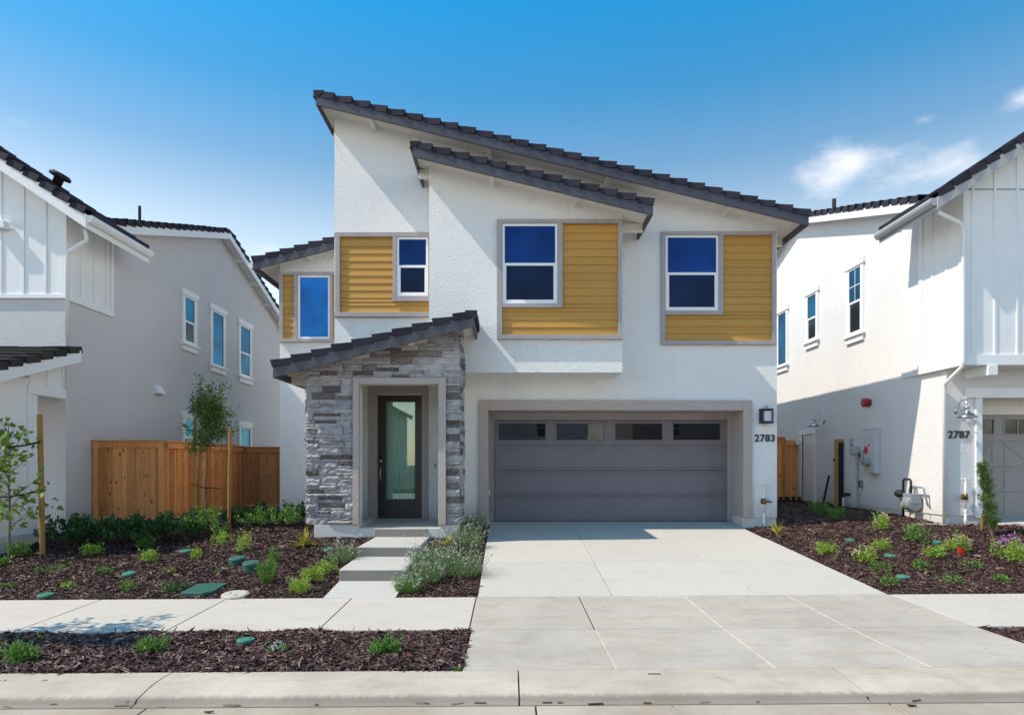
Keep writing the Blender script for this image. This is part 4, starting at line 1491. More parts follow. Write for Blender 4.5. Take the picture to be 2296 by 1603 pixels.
MB().box(8.12, 8.26, 12.48, 12.62, -.06, .03).build('splash_shoe', 'rubber_black', nr, bevel=.01)
for (a, b, c, d, fx, gd2) in ((-16.2, -15.59, 4.285, 5.875, 0, 1), (-18.44, -17.86, 4.545, 5.815, 0, 0), (-20.44, -19.79, 4.165, 5.765, 1, 0)):
    w = window(nr, WRN, a, b, c, d, up='glass_side', lo='glass_side_dark', fixed=bool(fx), split=.48, grid=bool(gd2))
    craftsman_trim(w, WRN, a, b, c, d)
MB().lathe([(.05, 0), (.05, .5)], (8.6, 17.67, 7.7), 12).build('plumbing_vent', 'rubber_black', nr)
MB().box(px(2188, 12.3), px(2236, 12.0), 2.80, 2.983, .0, .62).build('corbel', 'paint_white', nr, FRN, bevel=.006)
# side door
sdn = MB().box(-18.72, -18.03, .12, 2.02, -.02, .012).build('side_door', 'paint_cream', nr, WRN)
MB().box(-18.84, -18.72, .10, 2.02, 0, .05).build('casing', 'paint_white', sdn, WRN, bevel=.004)
MB().box(-18.03, -17.91, .10, 2.02, 0, .05).build('casing', 'paint_white', sdn, WRN, bevel=.004)
MB().box(-18.88, -17.87, 2.021, 2.14, 0, .06).build('casing', 'paint_white', sdn, WRN, bevel=.004)
MB().box(-18.735, -18.70, .12, 2.02, .012, .03).build('door_edge', 'dark_interior', sdn, WRN)
# garage of the right neighbour
MB().box(px(2167, 12.55), 14, NGT, NGT + .19, .0, .06).build('garage_header', 'paint_white', nr, FRN, bevel=.006)
MB().box(NG0 - .12, NG0 + .0, .2, NGT - .001, .0, .045).build('garage_casing', 'paint_white', nr, FRN, bevel=.006)
FGD = FRONT(13.12)
g2 = MB().box(NG0 - .05, NG1, .14, NGT + .02, -.12, -.045).build('garage_door', 'dark_interior', nr, FGD)
MB().box(NG0, NG1, 2.17, NGT - .001, -.04, .05).build('header_panel', 'paint_cream', g2, FGD)
for k in range(3):
    z0 = .15 + k * .505
    m = MB().box(NG0 + .002, NG1, z0, z0 + .50, -.044, -.006)
    m.build('door_section', 'garage_taupe', g2, FGD, bevel=.003)
    for (a, b) in ((8.98, 9.50), (9.72, 10.24), (10.46, 10.98), (11.2, 11.72)):
        MB().ring(a, b, z0 + .05, z0 + .45, .014, -.006, .003).build('panel_moulding', 'garage_taupe', g2, FGD)
for (x0, x1) in ((9.02, 9.50), (10.26, 9.72)):
    d = Vector((x1 - x0, .44, 0)).normalized()
    nn = Vector((-d.y, d.x, 0)) * .014
    m = MB()
    a, b = Vector((x0, 1.20, 0)), Vector((x1, 1.62, 0))
    m.prism([tuple((a - nn)[:2]), tuple((b - nn)[:2]), tuple((b + nn)[:2]), tuple((a + nn)[:2])], -.006, .006)
    m.build('brace', 'garage_taupe', g2, FGD)
m = MB().box(NG0 + .002, NG1, 1.665, 1.80, -.044, -.006).box(NG0 + .002, NG1, 2.08, 2.169, -.044, -.006)
wx = [(9.02, 9.51), (9.74, 10.25), (10.48, 10.98), (11.2, 11.7)]
ex = [NG0 + .002] + [e for p in wx for e in p] + [NG1]
for i in range(0, len(ex), 2):
    m.box(ex[i], ex[i + 1], 1.80, 2.08, -.044, -.006)
m.build('door_section', 'garage_taupe', g2, FGD)
for (a, b) in wx:
    MB().ring(a - .04, b + .04, 1.765, 2.115, .032, -.006, .008).build('window_frame', 'garage_taupe', g2, FGD, bevel=.004)
    MB().box(a, b, 1.80, 2.08, -.03, -.022).build('pane', 'glass_garage', g2, FGD)
    MB().box((a + b) / 2 - .01, (a + b) / 2 + .01, 1.80, 2.08, -.022, -.008).build('muntin', 'garage_taupe', g2, FGD)
digits('2787', 'black numerals 2787 on the shaded wall beside the white downspout', FRN, px(2151, 12.58), pz(982, 12.58), .138, 'house numbers on the garage walls')
nd = tag(MB().prism([(Y_SWB + .02, -.66), (13.1, -.2), (13.1, .10), (Y_SWB + .02, -.45)], 9.2, 13, 0).build('neighbour_driveway', 'joint_filler'), kind='structure')
for (a, b) in ((8.95, 10.8), (10.8, 12.6)):
    for (c, d) in ((Y_SWB, 10.8), (10.8, 13.16)):
        slab('slab', (lambda y, a=a: a + (.25 if a < 9 else 0)), b, c, d, lambda x, y: (-.40) + (y - Y_SWB) * .118, 'concrete_drive', nd)


def barn_lamp(label, F, u, v, s=1.0):
    t = thing('barn_lamp', label, 'lamp', F @ Vector((u, v, 0)), 'barn lamps on the white house')
    MB().lathe([(.065 * s, 0), (.065 * s, .015), (.05 * s, .03), (.02, .035)], (u, v, 0), 16, 'z').build('wall_plate', 'brushed_metal', t, F, smooth=False)
    pts = [(u, v, .02), (u, v + .01, .06)]
    for k in range(9):
        a = math.pi * (k / 8)
        pts.append((u, v + .06 + .13 * math.sin(a) * s, .06 + (.115 - .115 * math.cos(a)) * s))
    pts.append((u, v + .03, .06 + .23 * s))
    MB().tube(pts, .011, 8).build('gooseneck', 'brushed_metal', t, F, smooth=True)
    c = (u, v, .06 + .23 * s)
    MB().lathe([(.02, .06), (.062, .045), (.045, .03), (.045, -.04), (.055, -.05), (.10, -.075), (.15, -.12), (.17, -.155), (.163, -.152), (.14, -.12), (.05, -.07)], c, 24, 'y', cap=False).build('shade', 'brushed_metal', t, F, smooth=True)
    MB().tube([(u, v, .03), (u, v, .06 + .19 * s)], .008, 6).build('arm', 'brushed_metal', t, F)


barn_lamp('galvanised barn lamp over the numerals 2787 beside the right garage', FRN, px(2149, 12.55), pz(920, 12.5), 1.0)
barn_lamp('galvanised barn lamp over the side door in the shaded passage', WRN, -17.5, 2.34, 1.0)
hose_bib('white standpipe with brass hose bib below the numerals 2787', FRN, px(2168, 12.5), pz(1178, 12.5), pz(1074, 12.5), -1)

# fittings on the right neighbour's side wall
t = thing('fire_bell', 'round red alarm bell high on the white side wall', 'alarm bell', (XRN, 15.28, 2.6))
MB().lathe([(.03, 0), (.085, .01), (.085, .05), (.10, .055), (.10, .15), (.085, .165), (.01, .17)], (-15.28, pz(902.6, 15.28), 0), 18, 'z').build('bell', 'red_paint', t, WRN, smooth=False)
MB().box(-15.36, -15.20, pz(902.6, 15.28) - .06, pz(902.6, 15.28) + .06, 0, .02).build('mount', 'black_metal', t, WRN)
t = thing('electric_panel', 'tall light gray electric meter panel with red stickers on the side wall', 'electric panel', (XRN, 15.05, 1.0))
pb = MB().box(-15.29, -14.83, 1.0, 1.99, 0, .13).build('cabinet', 'panel_gray', t, WRN, bevel=.008)
MB().box(-15.26, -14.86, 1.44, 1.96, .13, .142).build('door', 'panel_gray', t, WRN, bevel=.004)
MB().box(-15.31, -14.81, 1.985, 2.01, 0, .15).build('rain_hood', 'panel_gray', t, WRN, bevel=.004)
MB().lathe([(.105, .13), (.105, .17), (.088, .18), (.085, .26), (.07, .275), (.01, .28)], (-15.07, 1.26, 0), 20, 'z').build('meter', 'meter_gray', t, WRN)
MB().box(-15.25, -15.10, 1.45, 1.60, .1425, .145).build('sticker', 'red_sticker', t, WRN)
MB().box(-15.09, -15.01, 1.61, 1.66, .1425, .145).build('sticker', 'red_sticker', t, WRN)
MB().box(-15.25, -15.14, 1.08, 1.14, .1305, .133).build('sticker', 'yellow_sticker', t, WRN)
t = thing('junction_box', 'small upright gray box at the top of the cable run', 'utility box', (XRN, 16.05, 1.7))
MB().box(-16.10, -16.0, 1.67, 1.82, 0, .06).build('case', 'conduit_gray', t, WRN, bevel=.006)
MB().tube([(-16.05, 1.67, .03), (-16.03, 1.50, .04), (-15.96, 1.42, .04)], .008, 6).build('cable', 'rubber_black', t, WRN)
t = thing('telecom_box', 'gray rounded telecom box with cables hanging below it', 'utility box', (XRN, 15.8, 1.5))
MB().box(-15.98, -15.68, 1.44, 1.63, 0, .11).build('case', 'conduit_gray', t, WRN, bevel=.02)
MB().tube([(-15.72, 1.44, .05), (-15.74, .9, .04), (-15.75, .05, .04)], .021, 8).build('conduit', 'conduit_gray', t, WRN)
MB().tube([(-15.86, 1.44, .05), (-15.82, 1.38, .06), (-15.78, 1.2, .05), (-15.84, .95, .05), (-15.75, .7, .05), (-15.72, .5, .05)], .007, 6).build('cable', 'panel_gray', t, WRN)
t = thing('switch_box', 'open gray switch box between telecom box and electric panel', 'utility box', (XRN, 15.5, 1.4))
MB().box(-15.60, -15.38, 1.34, 1.53, 0, .10).build('case', 'conduit_gray', t, WRN, bevel=.006)
MB().box(-15.575, -15.50, 1.36, 1.48, .10, .104).build('opening', 'dark_interior', t, WRN)
t = thing('outdoor_outlet', 'weatherproof outlet with short dangling wire low on the side wall', 'outlet', (XRN, 15.6, .75))
MB().box(-15.68, -15.55, .68, .83, 0, .07).build('cover', 'meter_gray', t, WRN, bevel=.012)
MB().box(-15.60, -15.56, .69, .82, .07, .075).build('flap', 'dark_interior', t, WRN)
MB().tube([(-15.6, .68, .03), (-15.58, .55, .05), (-15.68, .42, .06), (-15.72, .37, .06)], .008, 6).build('wire', 'panel_gray', t, WRN)
t = thing('cleanout_pipe', 'short white pipe with black elbow at the foot of the side wall', 'pipe', (XRN - .1, 16.2, .1))
MB().tube([(-16.3, .0, .09), (-16.3, .40, .09)], .03, 10).build('pipe', 'pvc_white', t, WRN)
MB().tube([(-16.3, .40, .09), (-16.29, .47, .09), (-16.22, .48, .09), (-16.12, .48, .02)], .034, 8).build('elbow', 'rubber_black', t, WRN)
t = thing('gas_meter', 'gray gas meter with black piping at the sunlit edge of the side wall', 'gas meter', (XRN - .2, 13.6, .2))
MB().lathe([(.05, -.13), (.15, -.11), (.16, -.05), (.16, .05), (.15, .11), (.05, .13)], (-13.42, .42, .16), 18, 'x').box(-13.56, -13.28, .42, .62, .06, .26).build('body', 'meter_gray', t, WRN, bevel=.012)
MB().box(-13.58, -13.50, .36, .44, .27, .285).build('sticker', 'yellow_sticker', t, WRN)
MB().tube([(-13.74, .0, .14), (-13.74, .86, .14), (-13.70, .90, .14), (-13.52, .90, .14), (-13.48, .86, .14), (-13.48, .62, .14)], .024, 8).build('inlet_pipe', 'rubber_black', t, WRN, smooth=True)
MB().tube([(-13.36, .62, .14), (-13.36, .72, .14), (-13.34, .75, .14), (-13.1, .75, .14), (-13.08, .72, .13), (-13.08, .4, .05), (-13.08, .36, 0)], .018, 8).build('outlet_pipe', 'meter_gray', t, WRN, smooth=True)
MB().lathe([(.03, -.10), (.075, -.08), (.085, 0), (.06, .06), (.03, .10)], (-13.82, .60, .16), 14, 'x').build('regulator', 'rubber_black', t, WRN)
MB().lathe([(.05, -.06), (.06, 0), (.05, .06)], (-13.66, .50, .17), 12, 'x').build('union', 'brushed_metal', t, WRN)

# ------------------------------------------------------------------ fences
PK = bpy.data.meshes.new('picket')
PK.from_pydata([(0, 0, 0), (1, 0, 0), (1, 1, 0), (0, 1, 0), (0, 0, .018), (1, 0, .018), (1, 1, .018), (0, 1, .018)], [], [(3, 2, 1, 0), (4, 5, 6, 7), (0, 1, 5, 4), (1, 2, 6, 5), (2, 3, 7, 6), (3, 0, 4, 7)])
PK.materials.append(M['cedar'])


def fence_run(t, F, u0, u1, v0, v1, posts=(), pw=.135):
    n = max(1, round((u1 - u0) / pw))
    w = (u1 - u0) / n
    for i in range(n):
        a = u0 + i * w
        lap = .012 if i % 2 else -.004
        inst(PK, 'picket', t, F @ Matrix.Translation((a - (.012 if i % 2 else 0), v0 + random.uniform(0, .01), lap)) @ Matrix.Diagonal((w + (.024 if i % 2 else -.004), v1 - v0 - .02, 1, 1)))
    MB().box(u0, u1, v1 - .13, v1 - .012, .031, .055).build('rail', 'cedar', t, F, bevel=.004)
    MB().box(u0, u1, v0 - .08, v0 - .002, -.01, .03).build('kickboard', 'cedar', t, F, bevel=.004)
    MB().box(u0 - .02, u1 + .02, v1 - .010, v1 + .022, -.06, .075).build('cap_board', 'cedar', t, F, bevel=.005)
    for u in posts:
        MB().box(u - .045, u + .045, v0 - .3, v1 - .012, .0305 if False else -.07, .062).build('post', 'cedar', t, F, bevel=.005)


fl = thing('wood_fence', 'stepped cedar board fence between the left neighbour and the middle house', 'fence', (-6.8, 13.2, .1))
fence_run(fl, FRONT(13.2), -8.19, -6.80, .19, 1.66, (-8.12, -6.83))
fence_run(fl, EAST(-6.78), 13.24, 17.05, .19, 1.65, (15.2, 16.98))
fence_run(fl, FRONT(17.1), -6.74, -5.24, .2, 1.63, ())
fr = thing('wood_gate', 'narrow cedar side gate in the passage between the right hand houses', 'gate', (7.6, 19, .1))
fence_run(fr, FRONT(19.0), 5.40, 7.80, .05, 1.96, (7.80,))
fence_run(fr, FRONT(19.06), 7.86, 8.24, .05, 1.86, ())
t = thing('security_light', 'small white floodlight fixed on the cedar gate', 'light', (px(1789, 18.9), 18.9, pz(996, 18.9)))
FQ = FRONT(18.9)
a, b = px(1789, 18.9), pz(996, 18.9)
MB().lathe([(.03, -.05), (.06, .0), (.075, .08)], (a - .05, b + .05, .08), 12, 'z').build('lamp_head', 'pvc_white', t, FQ)
MB().lathe([(.05, -.10), (.055, .0), (.03, .07)], (a + .03, b - .04, .08), 12, 'y').build('sensor', 'brushed_metal', t, FQ)
MB().box(a - .05, a + .05, b - .03, b + .04, -.08, .02).build('mount', 'pvc_white', t, FQ, bevel=.005)
t = thing('gate_post', 'square yellow wood gate post, its shaded face drawn black, against the side wall', 'post', (8.17, 16.5, .1))
MB().box(8.06, 8.245, 16.46, 16.56, -.05, 1.82).build('timber', 'post_wood', t, bevel=.005)
MB().box(8.12, 8.235, 16.44, 16.459, .02, 1.74).build('shade_strip', 'rubber_black', t)  # black strip laid on as the shade of the post's street-facing side
MB().box(8.02, 8.06, 16.49, 16.53, 1.28, 1.34).build('latch', 'black_metal', t, bevel=.004)
t = MB().tube([(7.90, 16.9, -.05), (8.02, 16.95, .45), (8.15, 17.0, .92)], .028, 8).build('iron_bar', 'rubber_black')
tag(t, 'dark metal bar leaning against the shaded side wall', 'bar')
for (p, lab) in ((1751, 'black irrigation valves on blue pipe beside the middle house corner'), (1779, 'black irrigation valves with red tag in front of the cedar gate')):
    c = Vector((px(p, 18.3), 18.3, .06))
    t = thing('irrigation_valve', lab, 'valve', c, 'irrigation valves in the passage')
    for k in range(3):
        cx_ = c.x - .16 + k * .16
        MB().lathe([(.050, 0), (.062, .02), (.062, .10), (.045, .12), (.045, .15), (.055, .155), (.055, .19), (.02, .20)], (cx_, 18.3, .12), 10).build('valve', 'rubber_black', t)
    MB().tube([(c.x - .25, 18.3, .14), (c.x + .25, 18.3, .14)], .025, 8).build('manifold', 'conduit_gray', t)
    if p > 1760:
        MB().box(c.x - .02, c.x + .06, 18.22, 18.23, .06, .16).build('tag', 'red_paint', t)

# ------------------------------------------------------------------ houses across the street, behind the viewer, seen only in the glass
for (x, lab, mt) in ((-13.0, 'gray house across the street behind the viewer, farthest left', 'stucco_gray'), (.4, 'white batten house across the street behind the viewer, in the middle', 'paint_white'),
                     (13.4, 'taupe stucco house across the street behind the viewer, farthest right', 'stucco_taupe')):
    h = thing('house', lab, 'house', (x, -17, -.4))
    B = BACK(-17)
    MB().prism([(-x - 5, -.5), (-x + 5, -.5), (-x + 5, 4.9), (-x, 6.4), (-x - 5, 4.9)], -9, 0).build('wall', mt, h, B)
    roof(h, B, -x - 5.4, 5.0, -x, 6.75, .4, -9.2, tiles=False)
    roof(h, B, -x, 6.75, -x + 5.4, 5.0, .4, -9.2, tiles=False)
    MB().box(-x - 3.5, -x + 1.4, -.45, 1.7, .0, .03).build('garage_door', 'garage_gray', h, B)
    for q in (-2.6, 1.8):
        window(h, B, -x + q, -x + q + 1.1, 3.0, 4.3)

# ------------------------------------------------------------------ planting


def leaf_mesh(name, c, d, L, Wd, mat, fold=.25, droop=0.0):
    """folded leaves: base, left, tip, right"""
    n = len(c)
    d = d / np.linalg.norm(d, axis=1)[:, None]
    r = rng.normal(0, 1, (n, 3))
    s = np.cross(d, r)
    s /= np.linalg.norm(s, axis=1)[:, None] + 1e-9
    up = np.cross(s, d)
    up *= np.sign(up[:, 2] + 1e-6)[:, None]
    L = np.broadcast_to(L, n)[:, None]
    Wd = np.broadcast_to(Wd, n)[:, None]
    mid = c + d * L * .45 + up * Wd * fold
    tip = c + d * L - np.array([0, 0, 1]) * L * droop
    v = np.stack([c, mid - s * Wd * .5, tip, mid + s * Wd * .5, c + d * L * .48], 1)
    b = (np.arange(n) * 5)[:, None]
    tri = np.concatenate([b + np.array([[0, 4, 1]]), b + np.array([[1, 4, 2]]), b + np.array([[0, 3, 4]]), b + np.array([[3, 2, 4]])], 1).reshape(-1, 3)
    me = bpy.data.meshes.new(name)
    v = v.reshape(-1, 3)
    me.vertices.add(len(v))
    me.vertices.foreach_set('co', v.ravel())
    me.loops.add(len(tri) * 3)
    me.loops.foreach_set('vertex_index', tri.ravel())
    me.polygons.add(len(tri))
    me.polygons.foreach_set('loop_start', np.arange(len(tri)) * 3)
    me.update(calc_edges=True)
    me.materials.append(M[mat])
    return me


def dome(n, w, h, k=9, up=.6, spread=.27, flat=1.0):
    """leaf seats on an uneven mound of k tufts"""
    a = rng.uniform(0, 2 * np.pi, k)
    rr = np.sqrt(rng.uniform(0, 1, k)) * .36 * w
    tc_ = np.stack([np.cos(a) * rr, np.sin(a) * rr * flat, h * (.42 + .25 * rng.uniform(-1, 1, k)) * (1 - .7 * (rr / (.5 * w)) ** 2)], 1)
    ti = rng.integers(0, k, n)
    off = rng.normal(0, 1, (n, 3))
    off /= np.linalg.norm(off, axis=1)[:, None]
    rad = rng.uniform(.35, 1, n) ** .6
    c = tc_[ti] + off * rad[:, None] * np.array([spread * w * .62, spread * w * .62 * flat, h * .40])
    m = max(4, n // 9) if up > .5 else 0                                   # a few stray shoots break the outline
    sa = rng.uniform(0, 2 * np.pi, 7)
    si = rng.integers(0, 7, m)
    sl = rng.uniform(.3, 1.0, m)
    hh_ = rng.uniform(.55, 1.25, 7)
    c[:m] = np.stack([np.cos(sa[si]) * sl * w * .52, np.sin(sa[si]) * sl * w * .52, sl * h * hh_[si]], 1) + rng.normal(0, .008, (m, 3))
    c[:, 2] = np.abs(c[:, 2])
    d = off + np.array([0, 0, up]) + rng.normal(0, .35, (n, 3))
    return c, d


def plant(name, label, cat, p, q, wp, hp, mat, style='mound', n=420, leaf=(.028, .014), flowers=None, group='small plants in the mulch', fn=60):
    o = hit(p, q)
    s = o.y / FPX
    w, h = wp * s * 1.12, hp * s * (1.0 if style == 'shrub' else 1.12)
    n = int(n * (1.1 if style == 'shrub' else 1.5))
    leaf = (leaf[0] * 1.2, leaf[1] * 1.25)
    if style == 'mound':
        c, d = dome(n, w, h, int(rng.integers(7, 13)))
    elif style == 'weed':
        c, d = dome(n, w, max(h, .05), 6, .2, .38)
    elif style == 'tuft':
        a = rng.uniform(0, 2 * np.pi, n)
        r0 = np.sqrt(rng.uniform(0, 1, n)) * w * .18
        hh = rng.uniform(0, 1, n) ** .8
        c = np.stack([np.cos(a) * (r0 + hh * w * .28), np.sin(a) * (r0 + hh * w * .28), hh * h * .85 * (1 - (r0 / w) * 1.5)], 1)
        d = np.stack([np.cos(a) * .45, np.sin(a) * .45, np.ones(n)], 1) + rng.normal(0, .3, (n, 3))
    elif style == 'shrub':
        k = 26
        a = rng.uniform(0, 2 * np.pi, k)
        e = rng.uniform(.15, 1.0, k)
        tips = np.stack([np.cos(a) * w * .5 * np.sqrt(1 - e ** 2 * .75), np.sin(a) * w * .5 * np.sqrt(1 - e ** 2 * .75), h * (.30 + .68 * e * rng.uniform(.75, 1.1, k))], 1)
        ti = rng.integers(0, k, n)
        t = rng.uniform(.35, 1, n) ** .55
        c = tips[ti] * t[:, None] + rng.normal(0, .022, (n, 3))
        d = tips[ti] / np.linalg.norm(tips[ti], axis=1)[:, None] * .8 + rng.normal(0, .62, (n, 3)) + np.array([0, 0, .35])
        c[:, 2] = np.maximum(c[:, 2], .01)
    L = rng.uniform(.7, 1.25, len(c)) * leaf[0]
    Wd = rng.uniform(.7, 1.2, len(c)) * leaf[1]
    me = leaf_mesh('foliage', c, d, L, Wd, mat)
    if flowers:
        t = thing(name, label, cat, o, group)
        inst(me, 'foliage', t, Matrix.Translation(o))
        a = rng.uniform(0, 2 * np.pi, fn)
        rr = np.sqrt(rng.uniform(0, 1, fn)) * w * .42
        fc = np.stack([np.cos(a) * rr, np.sin(a) * rr, h * (.98 - .55 * (rr / (w * .45)) ** 2) * rng.uniform(.8, 1.1, fn)], 1)
        fc = np.repeat(fc, 5, 0)
        fd = rng.normal(0, 1, fc.shape) + np.array([0, 0, .8])
        inst(leaf_mesh('flowers', fc, fd, .018, .016, flowers), 'flowers', t, Matrix.Translation(o))['kind'] = 'stuff'
    else:
        t = tag(inst(me, name, None, Matrix.Translation(o)), label, cat, group)
    return t


DK = 'dark evergreen shrubs below the cedar fence'
for (p, q, w, h, lab) in (
        (150, 1226, 105, 72, 'dark evergreen shrub at the gray house corner, leftmost below the fence'),
        (212, 1226, 110, 74, 'dark evergreen shrub below the left fence corner post'),
        (276, 1226, 112, 70, 'dark evergreen shrub centred below the frontal fence panel'),
        (338, 1222, 108, 70, 'dark evergreen shrub right of centre below the frontal fence panel'),
        (398, 1212, 95, 68, 'dark evergreen shrub below the fence corner nearest the camera'),
        (556, 1180, 100, 50, 'dark evergreen shrub behind the right tree stake by the receding fence'),
        (665, 1182, 75, 52, 'dark evergreen shrub against the stone entry corner')):
    plant('evergreen_shrub', lab, 'shrub', p, q, w, h, 'leaf_dark', 'shrub', 900, (.060, .032), group=DK)
for (p, q, w, h, lab) in (
        (458, 1206, 95, 72, 'lighter green shrub at the foot of the staked tree'),
        (605, 1190, 115, 62, 'lighter green sunlit shrub between right tree stake and stone entry')):
    plant('evergreen_shrub', lab, 'shrub', p, q, w, h, 'leaf_mid', 'shrub', 900, (.050, .024), group=DK)

SMALL = [
    ('small_shrub', 'round green plant at the foot of the tree on the far left', 43, 1251, 44, 34, 'leaf_mid', 'mound', 420, (.035, .018), None),
    ('small_shrub', 'low green plant cut by the left picture edge', 8, 1267, 32, 15, 'leaf_mid', 'mound', 200, (.035, .018), None),
    ('small_shrub', 'yellow green sprawling plant in front of the dark shrubs, farthest left', 207, 1243, 46, 25, 'leaf_lime', 'mound', 300, (.035, .018), None),
    ('small_shrub', 'green plant directly above the lime clump in the left bed', 330, 1228, 42, 26, 'leaf_mid', 'mound', 360, (.03, .014), None),
    ('small_shrub', 'pale lime clump in the middle of the left bed', 335, 1259, 35, 24, 'leaf_lime', 'mound', 320, (.028, .014), None),
    ('small_shrub', 'small lime plant touching the far green lid', 441, 1254, 28, 22, 'leaf_lime', 'mound', 220, (.028, .014), None),
    ('small_shrub', 'bright green bushy plant just right of the staked tree base', 496, 1223, 40, 36, 'leaf_lime', 'mound', 420, (.026, .013), None),
    ('small_shrub', 'bright green bushy plant right of the right tree stake', 547, 1237, 38, 44, 'leaf_lime', 'mound', 440, (.026, .013), None),
    ('small_shrub', 'slim green plant between the twin lids and the entry step', 615, 1264, 30, 38, 'leaf_mid', 'mound', 300, (.026, .012), None),
    ('small_shrub', 'tall green plant in front of the twin green lids', 598, 1309, 48, 58, 'leaf_mid', 'tuft', 620, (.035, .010), None),
    ('ground_cover', 'yellow green ground cover clump nearest the walk pad corner', 668, 1330, 58, 30, 'leaf_lime', 'mound', 650, (.024, .012), None),
    ('ground_cover', 'green ground cover clump second up beside the entry walk', 697, 1306, 56, 30, 'leaf_lime', 'mound', 650, (.022, .010), None),
    ('ground_cover', 'green ground cover clump third up beside the entry walk', 727, 1285, 60, 30, 'leaf_lime', 'mound', 650, (.022, .010), None),
    ('weed', 'flat weed in the mulch left of the green sliver lid', 246, 1284, 44, 14, 'leaf_mid', 'weed', 110, (.03, .014), None),
    ('weed', 'flat weed patch near the leftmost stake shadow', 133, 1278, 52, 13, 'leaf_mid', 'weed', 110, (.03, .014), None),
    ('weed', 'tiny weed above the flat weed pair at far left', 88, 1281, 18, 9, 'leaf_mid', 'weed', 45, (.025, .012), None),
    ('weed', 'tiny sprout between the lime clumps of the left bed', 379, 1287, 20, 16, 'leaf_lime', 'weed', 60, (.025, .012), None),
    ('weed', 'tiny sprout left of the twin green lids', 487, 1289, 17, 12, 'leaf_mid', 'weed', 45, (.025, .012), None),
    ('weed', 'leafy weed below the green sliver lid', 290, 1326, 36, 26, 'leaf_mid', 'weed', 150, (.03, .014), None),
    ('weed', 'small yellowish weed above the lid by the sidewalk', 155, 1320, 30, 18, 'leaf_lime', 'weed', 80, (.03, .014), None),
    ('weed', 'dark spreading weed touching the rectangular green lid', 393, 1328, 58, 22, 'leaf_dark', 'weed', 220, (.034, .016), None),
    ('weed', 'faint weed at the far left above the sidewalk', 20, 1318, 34, 12, 'leaf_mid', 'weed', 70, (.03, .014), None),
    ('small_shrub', 'spreading green plant at the left end of the curb strip', 42, 1484, 84, 42, 'leaf_mid', 'mound', 520, (.034, .015), None),
    ('small_shrub', 'green plant in the curb strip left of the green lid', 342, 1463, 62, 30, 'leaf_mid', 'mound', 420, (.03, .014), None),
    ('weed', 'small mixed weed in the curb strip right of the green lid', 622, 1466, 34, 24, 'leaf_mid', 'weed', 150, (.03, .014), 'flower_pale'),
    ('small_shrub', 'dense dark green plant at the right end of the curb strip', 865, 1468, 70, 38, 'leaf_mid', 'mound', 640, (.028, .013), None),
    ('weed', 'tiny weed at the apron corner on the curb', 1027, 1510, 13, 12, 'leaf_mid', 'weed', 45, (.022, .012), None),
    ('grass_tuft', 'dark green tuft in the shaded passage, left one', 1834, 1156, 38, 32, 'leaf_mid', 'tuft', 420, (.07, .009), None),
    ('grass_tuft', 'dark green tuft in the shaded passage, right one', 1873, 1168, 38, 30, 'leaf_mid', 'tuft', 420, (.07, .009), None),
    ('grass_tuft', 'withered brown tuft below the outdoor outlet', 1920, 1170, 22, 26, 'leaf_brown', 'tuft', 220, (.06, .008), None),
    ('flowering_shrub', 'pink flowering plant behind the far red flag', 1979, 1190, 38, 38, 'leaf_lime', 'mound', 420, (.032, .014), 'flower_pale'),
    ('small_shrub', 'tall green plant right of the flowering plant in the right bed', 2053, 1214, 50, 42, 'leaf_mid', 'mound', 460, (.034, .016), None),
    ('small_shrub', 'sprawling grey green plant nearest the driveway edge', 1856, 1241, 54, 27, 'leaf_lime', 'mound', 460, (.028, .011), None),
    ('small_shrub', 'round lime green clump in the middle of the right bed', 1974, 1234, 36, 22, 'leaf_lime', 'mound', 360, (.028, .013), None),
    ('flowering_shrub', 'green plant with pale pink blossoms left of the green sliver lid', 1936, 1258, 46, 34, 'leaf_lime', 'mound', 420, (.03, .014), 'flower_pink'),
    ('flowering_shrub', 'lime green plant with pink blossoms behind the near red flag', 2150, 1237, 54, 38, 'leaf_lime', 'mound', 560, (.03, .014), 'flower_pink'),
    ('small_shrub', 'lime green plant left of the near red flag', 2096, 1255, 42, 34, 'leaf_lime', 'mound', 400, (.034, .014), None),
    ('flowering_shrub', 'large purple flowering plant at the right picture edge', 2262, 1254, 62, 50, 'leaf_lime', 'mound', 760, (.03, .014), 'flower_purple'),
    ('weed', 'small dark weed below the blossoming plant in the right bed', 1976, 1284, 34, 26, 'leaf_mid', 'weed', 170, (.032, .015), None),
    ('weed', 'small dark weed left of centre in the right bed', 2065, 1277, 40, 20, 'leaf_mid', 'weed', 160, (.032, .015), None),
    ('weed', 'flat weed below the near red flag', 2176, 1272, 44, 14, 'leaf_mid', 'weed', 120, (.03, .014), None),
    ('weed', 'flat weed touching the green lid nearest the right sidewalk', 1993, 1310, 46, 17, 'leaf_mid', 'weed', 150, (.03, .014), None),
    ('weed', 'upright weed between near lid and right picture edge', 2130, 1311, 42, 24, 'leaf_mid', 'weed', 160, (.034, .014), None),
    ('weed', 'flat weed near the lower right edge of the bed', 2260, 1304, 52, 14, 'leaf_mid', 'weed', 120, (.03, .014), None)]
for (nm, lab, p, q, w, h, mt, st, n, lf, fl) in SMALL:
    cat = {'small_shrub': 'plant', 'ground_cover': 'ground cover', 'weed': 'weed', 'grass_tuft': 'grass tuft', 'flowering_shrub': 'flowering plant'}[nm]
    plant(nm, lab, cat, p, q, w, h, mt, st, n, lf, fl, group={'weed': 'weeds in the mulch', 'ground_cover': 'ground cover by the entry walk'}.get(nm, 'small plants in the mulch'), fn=75 if 'purple' in lab else 28)


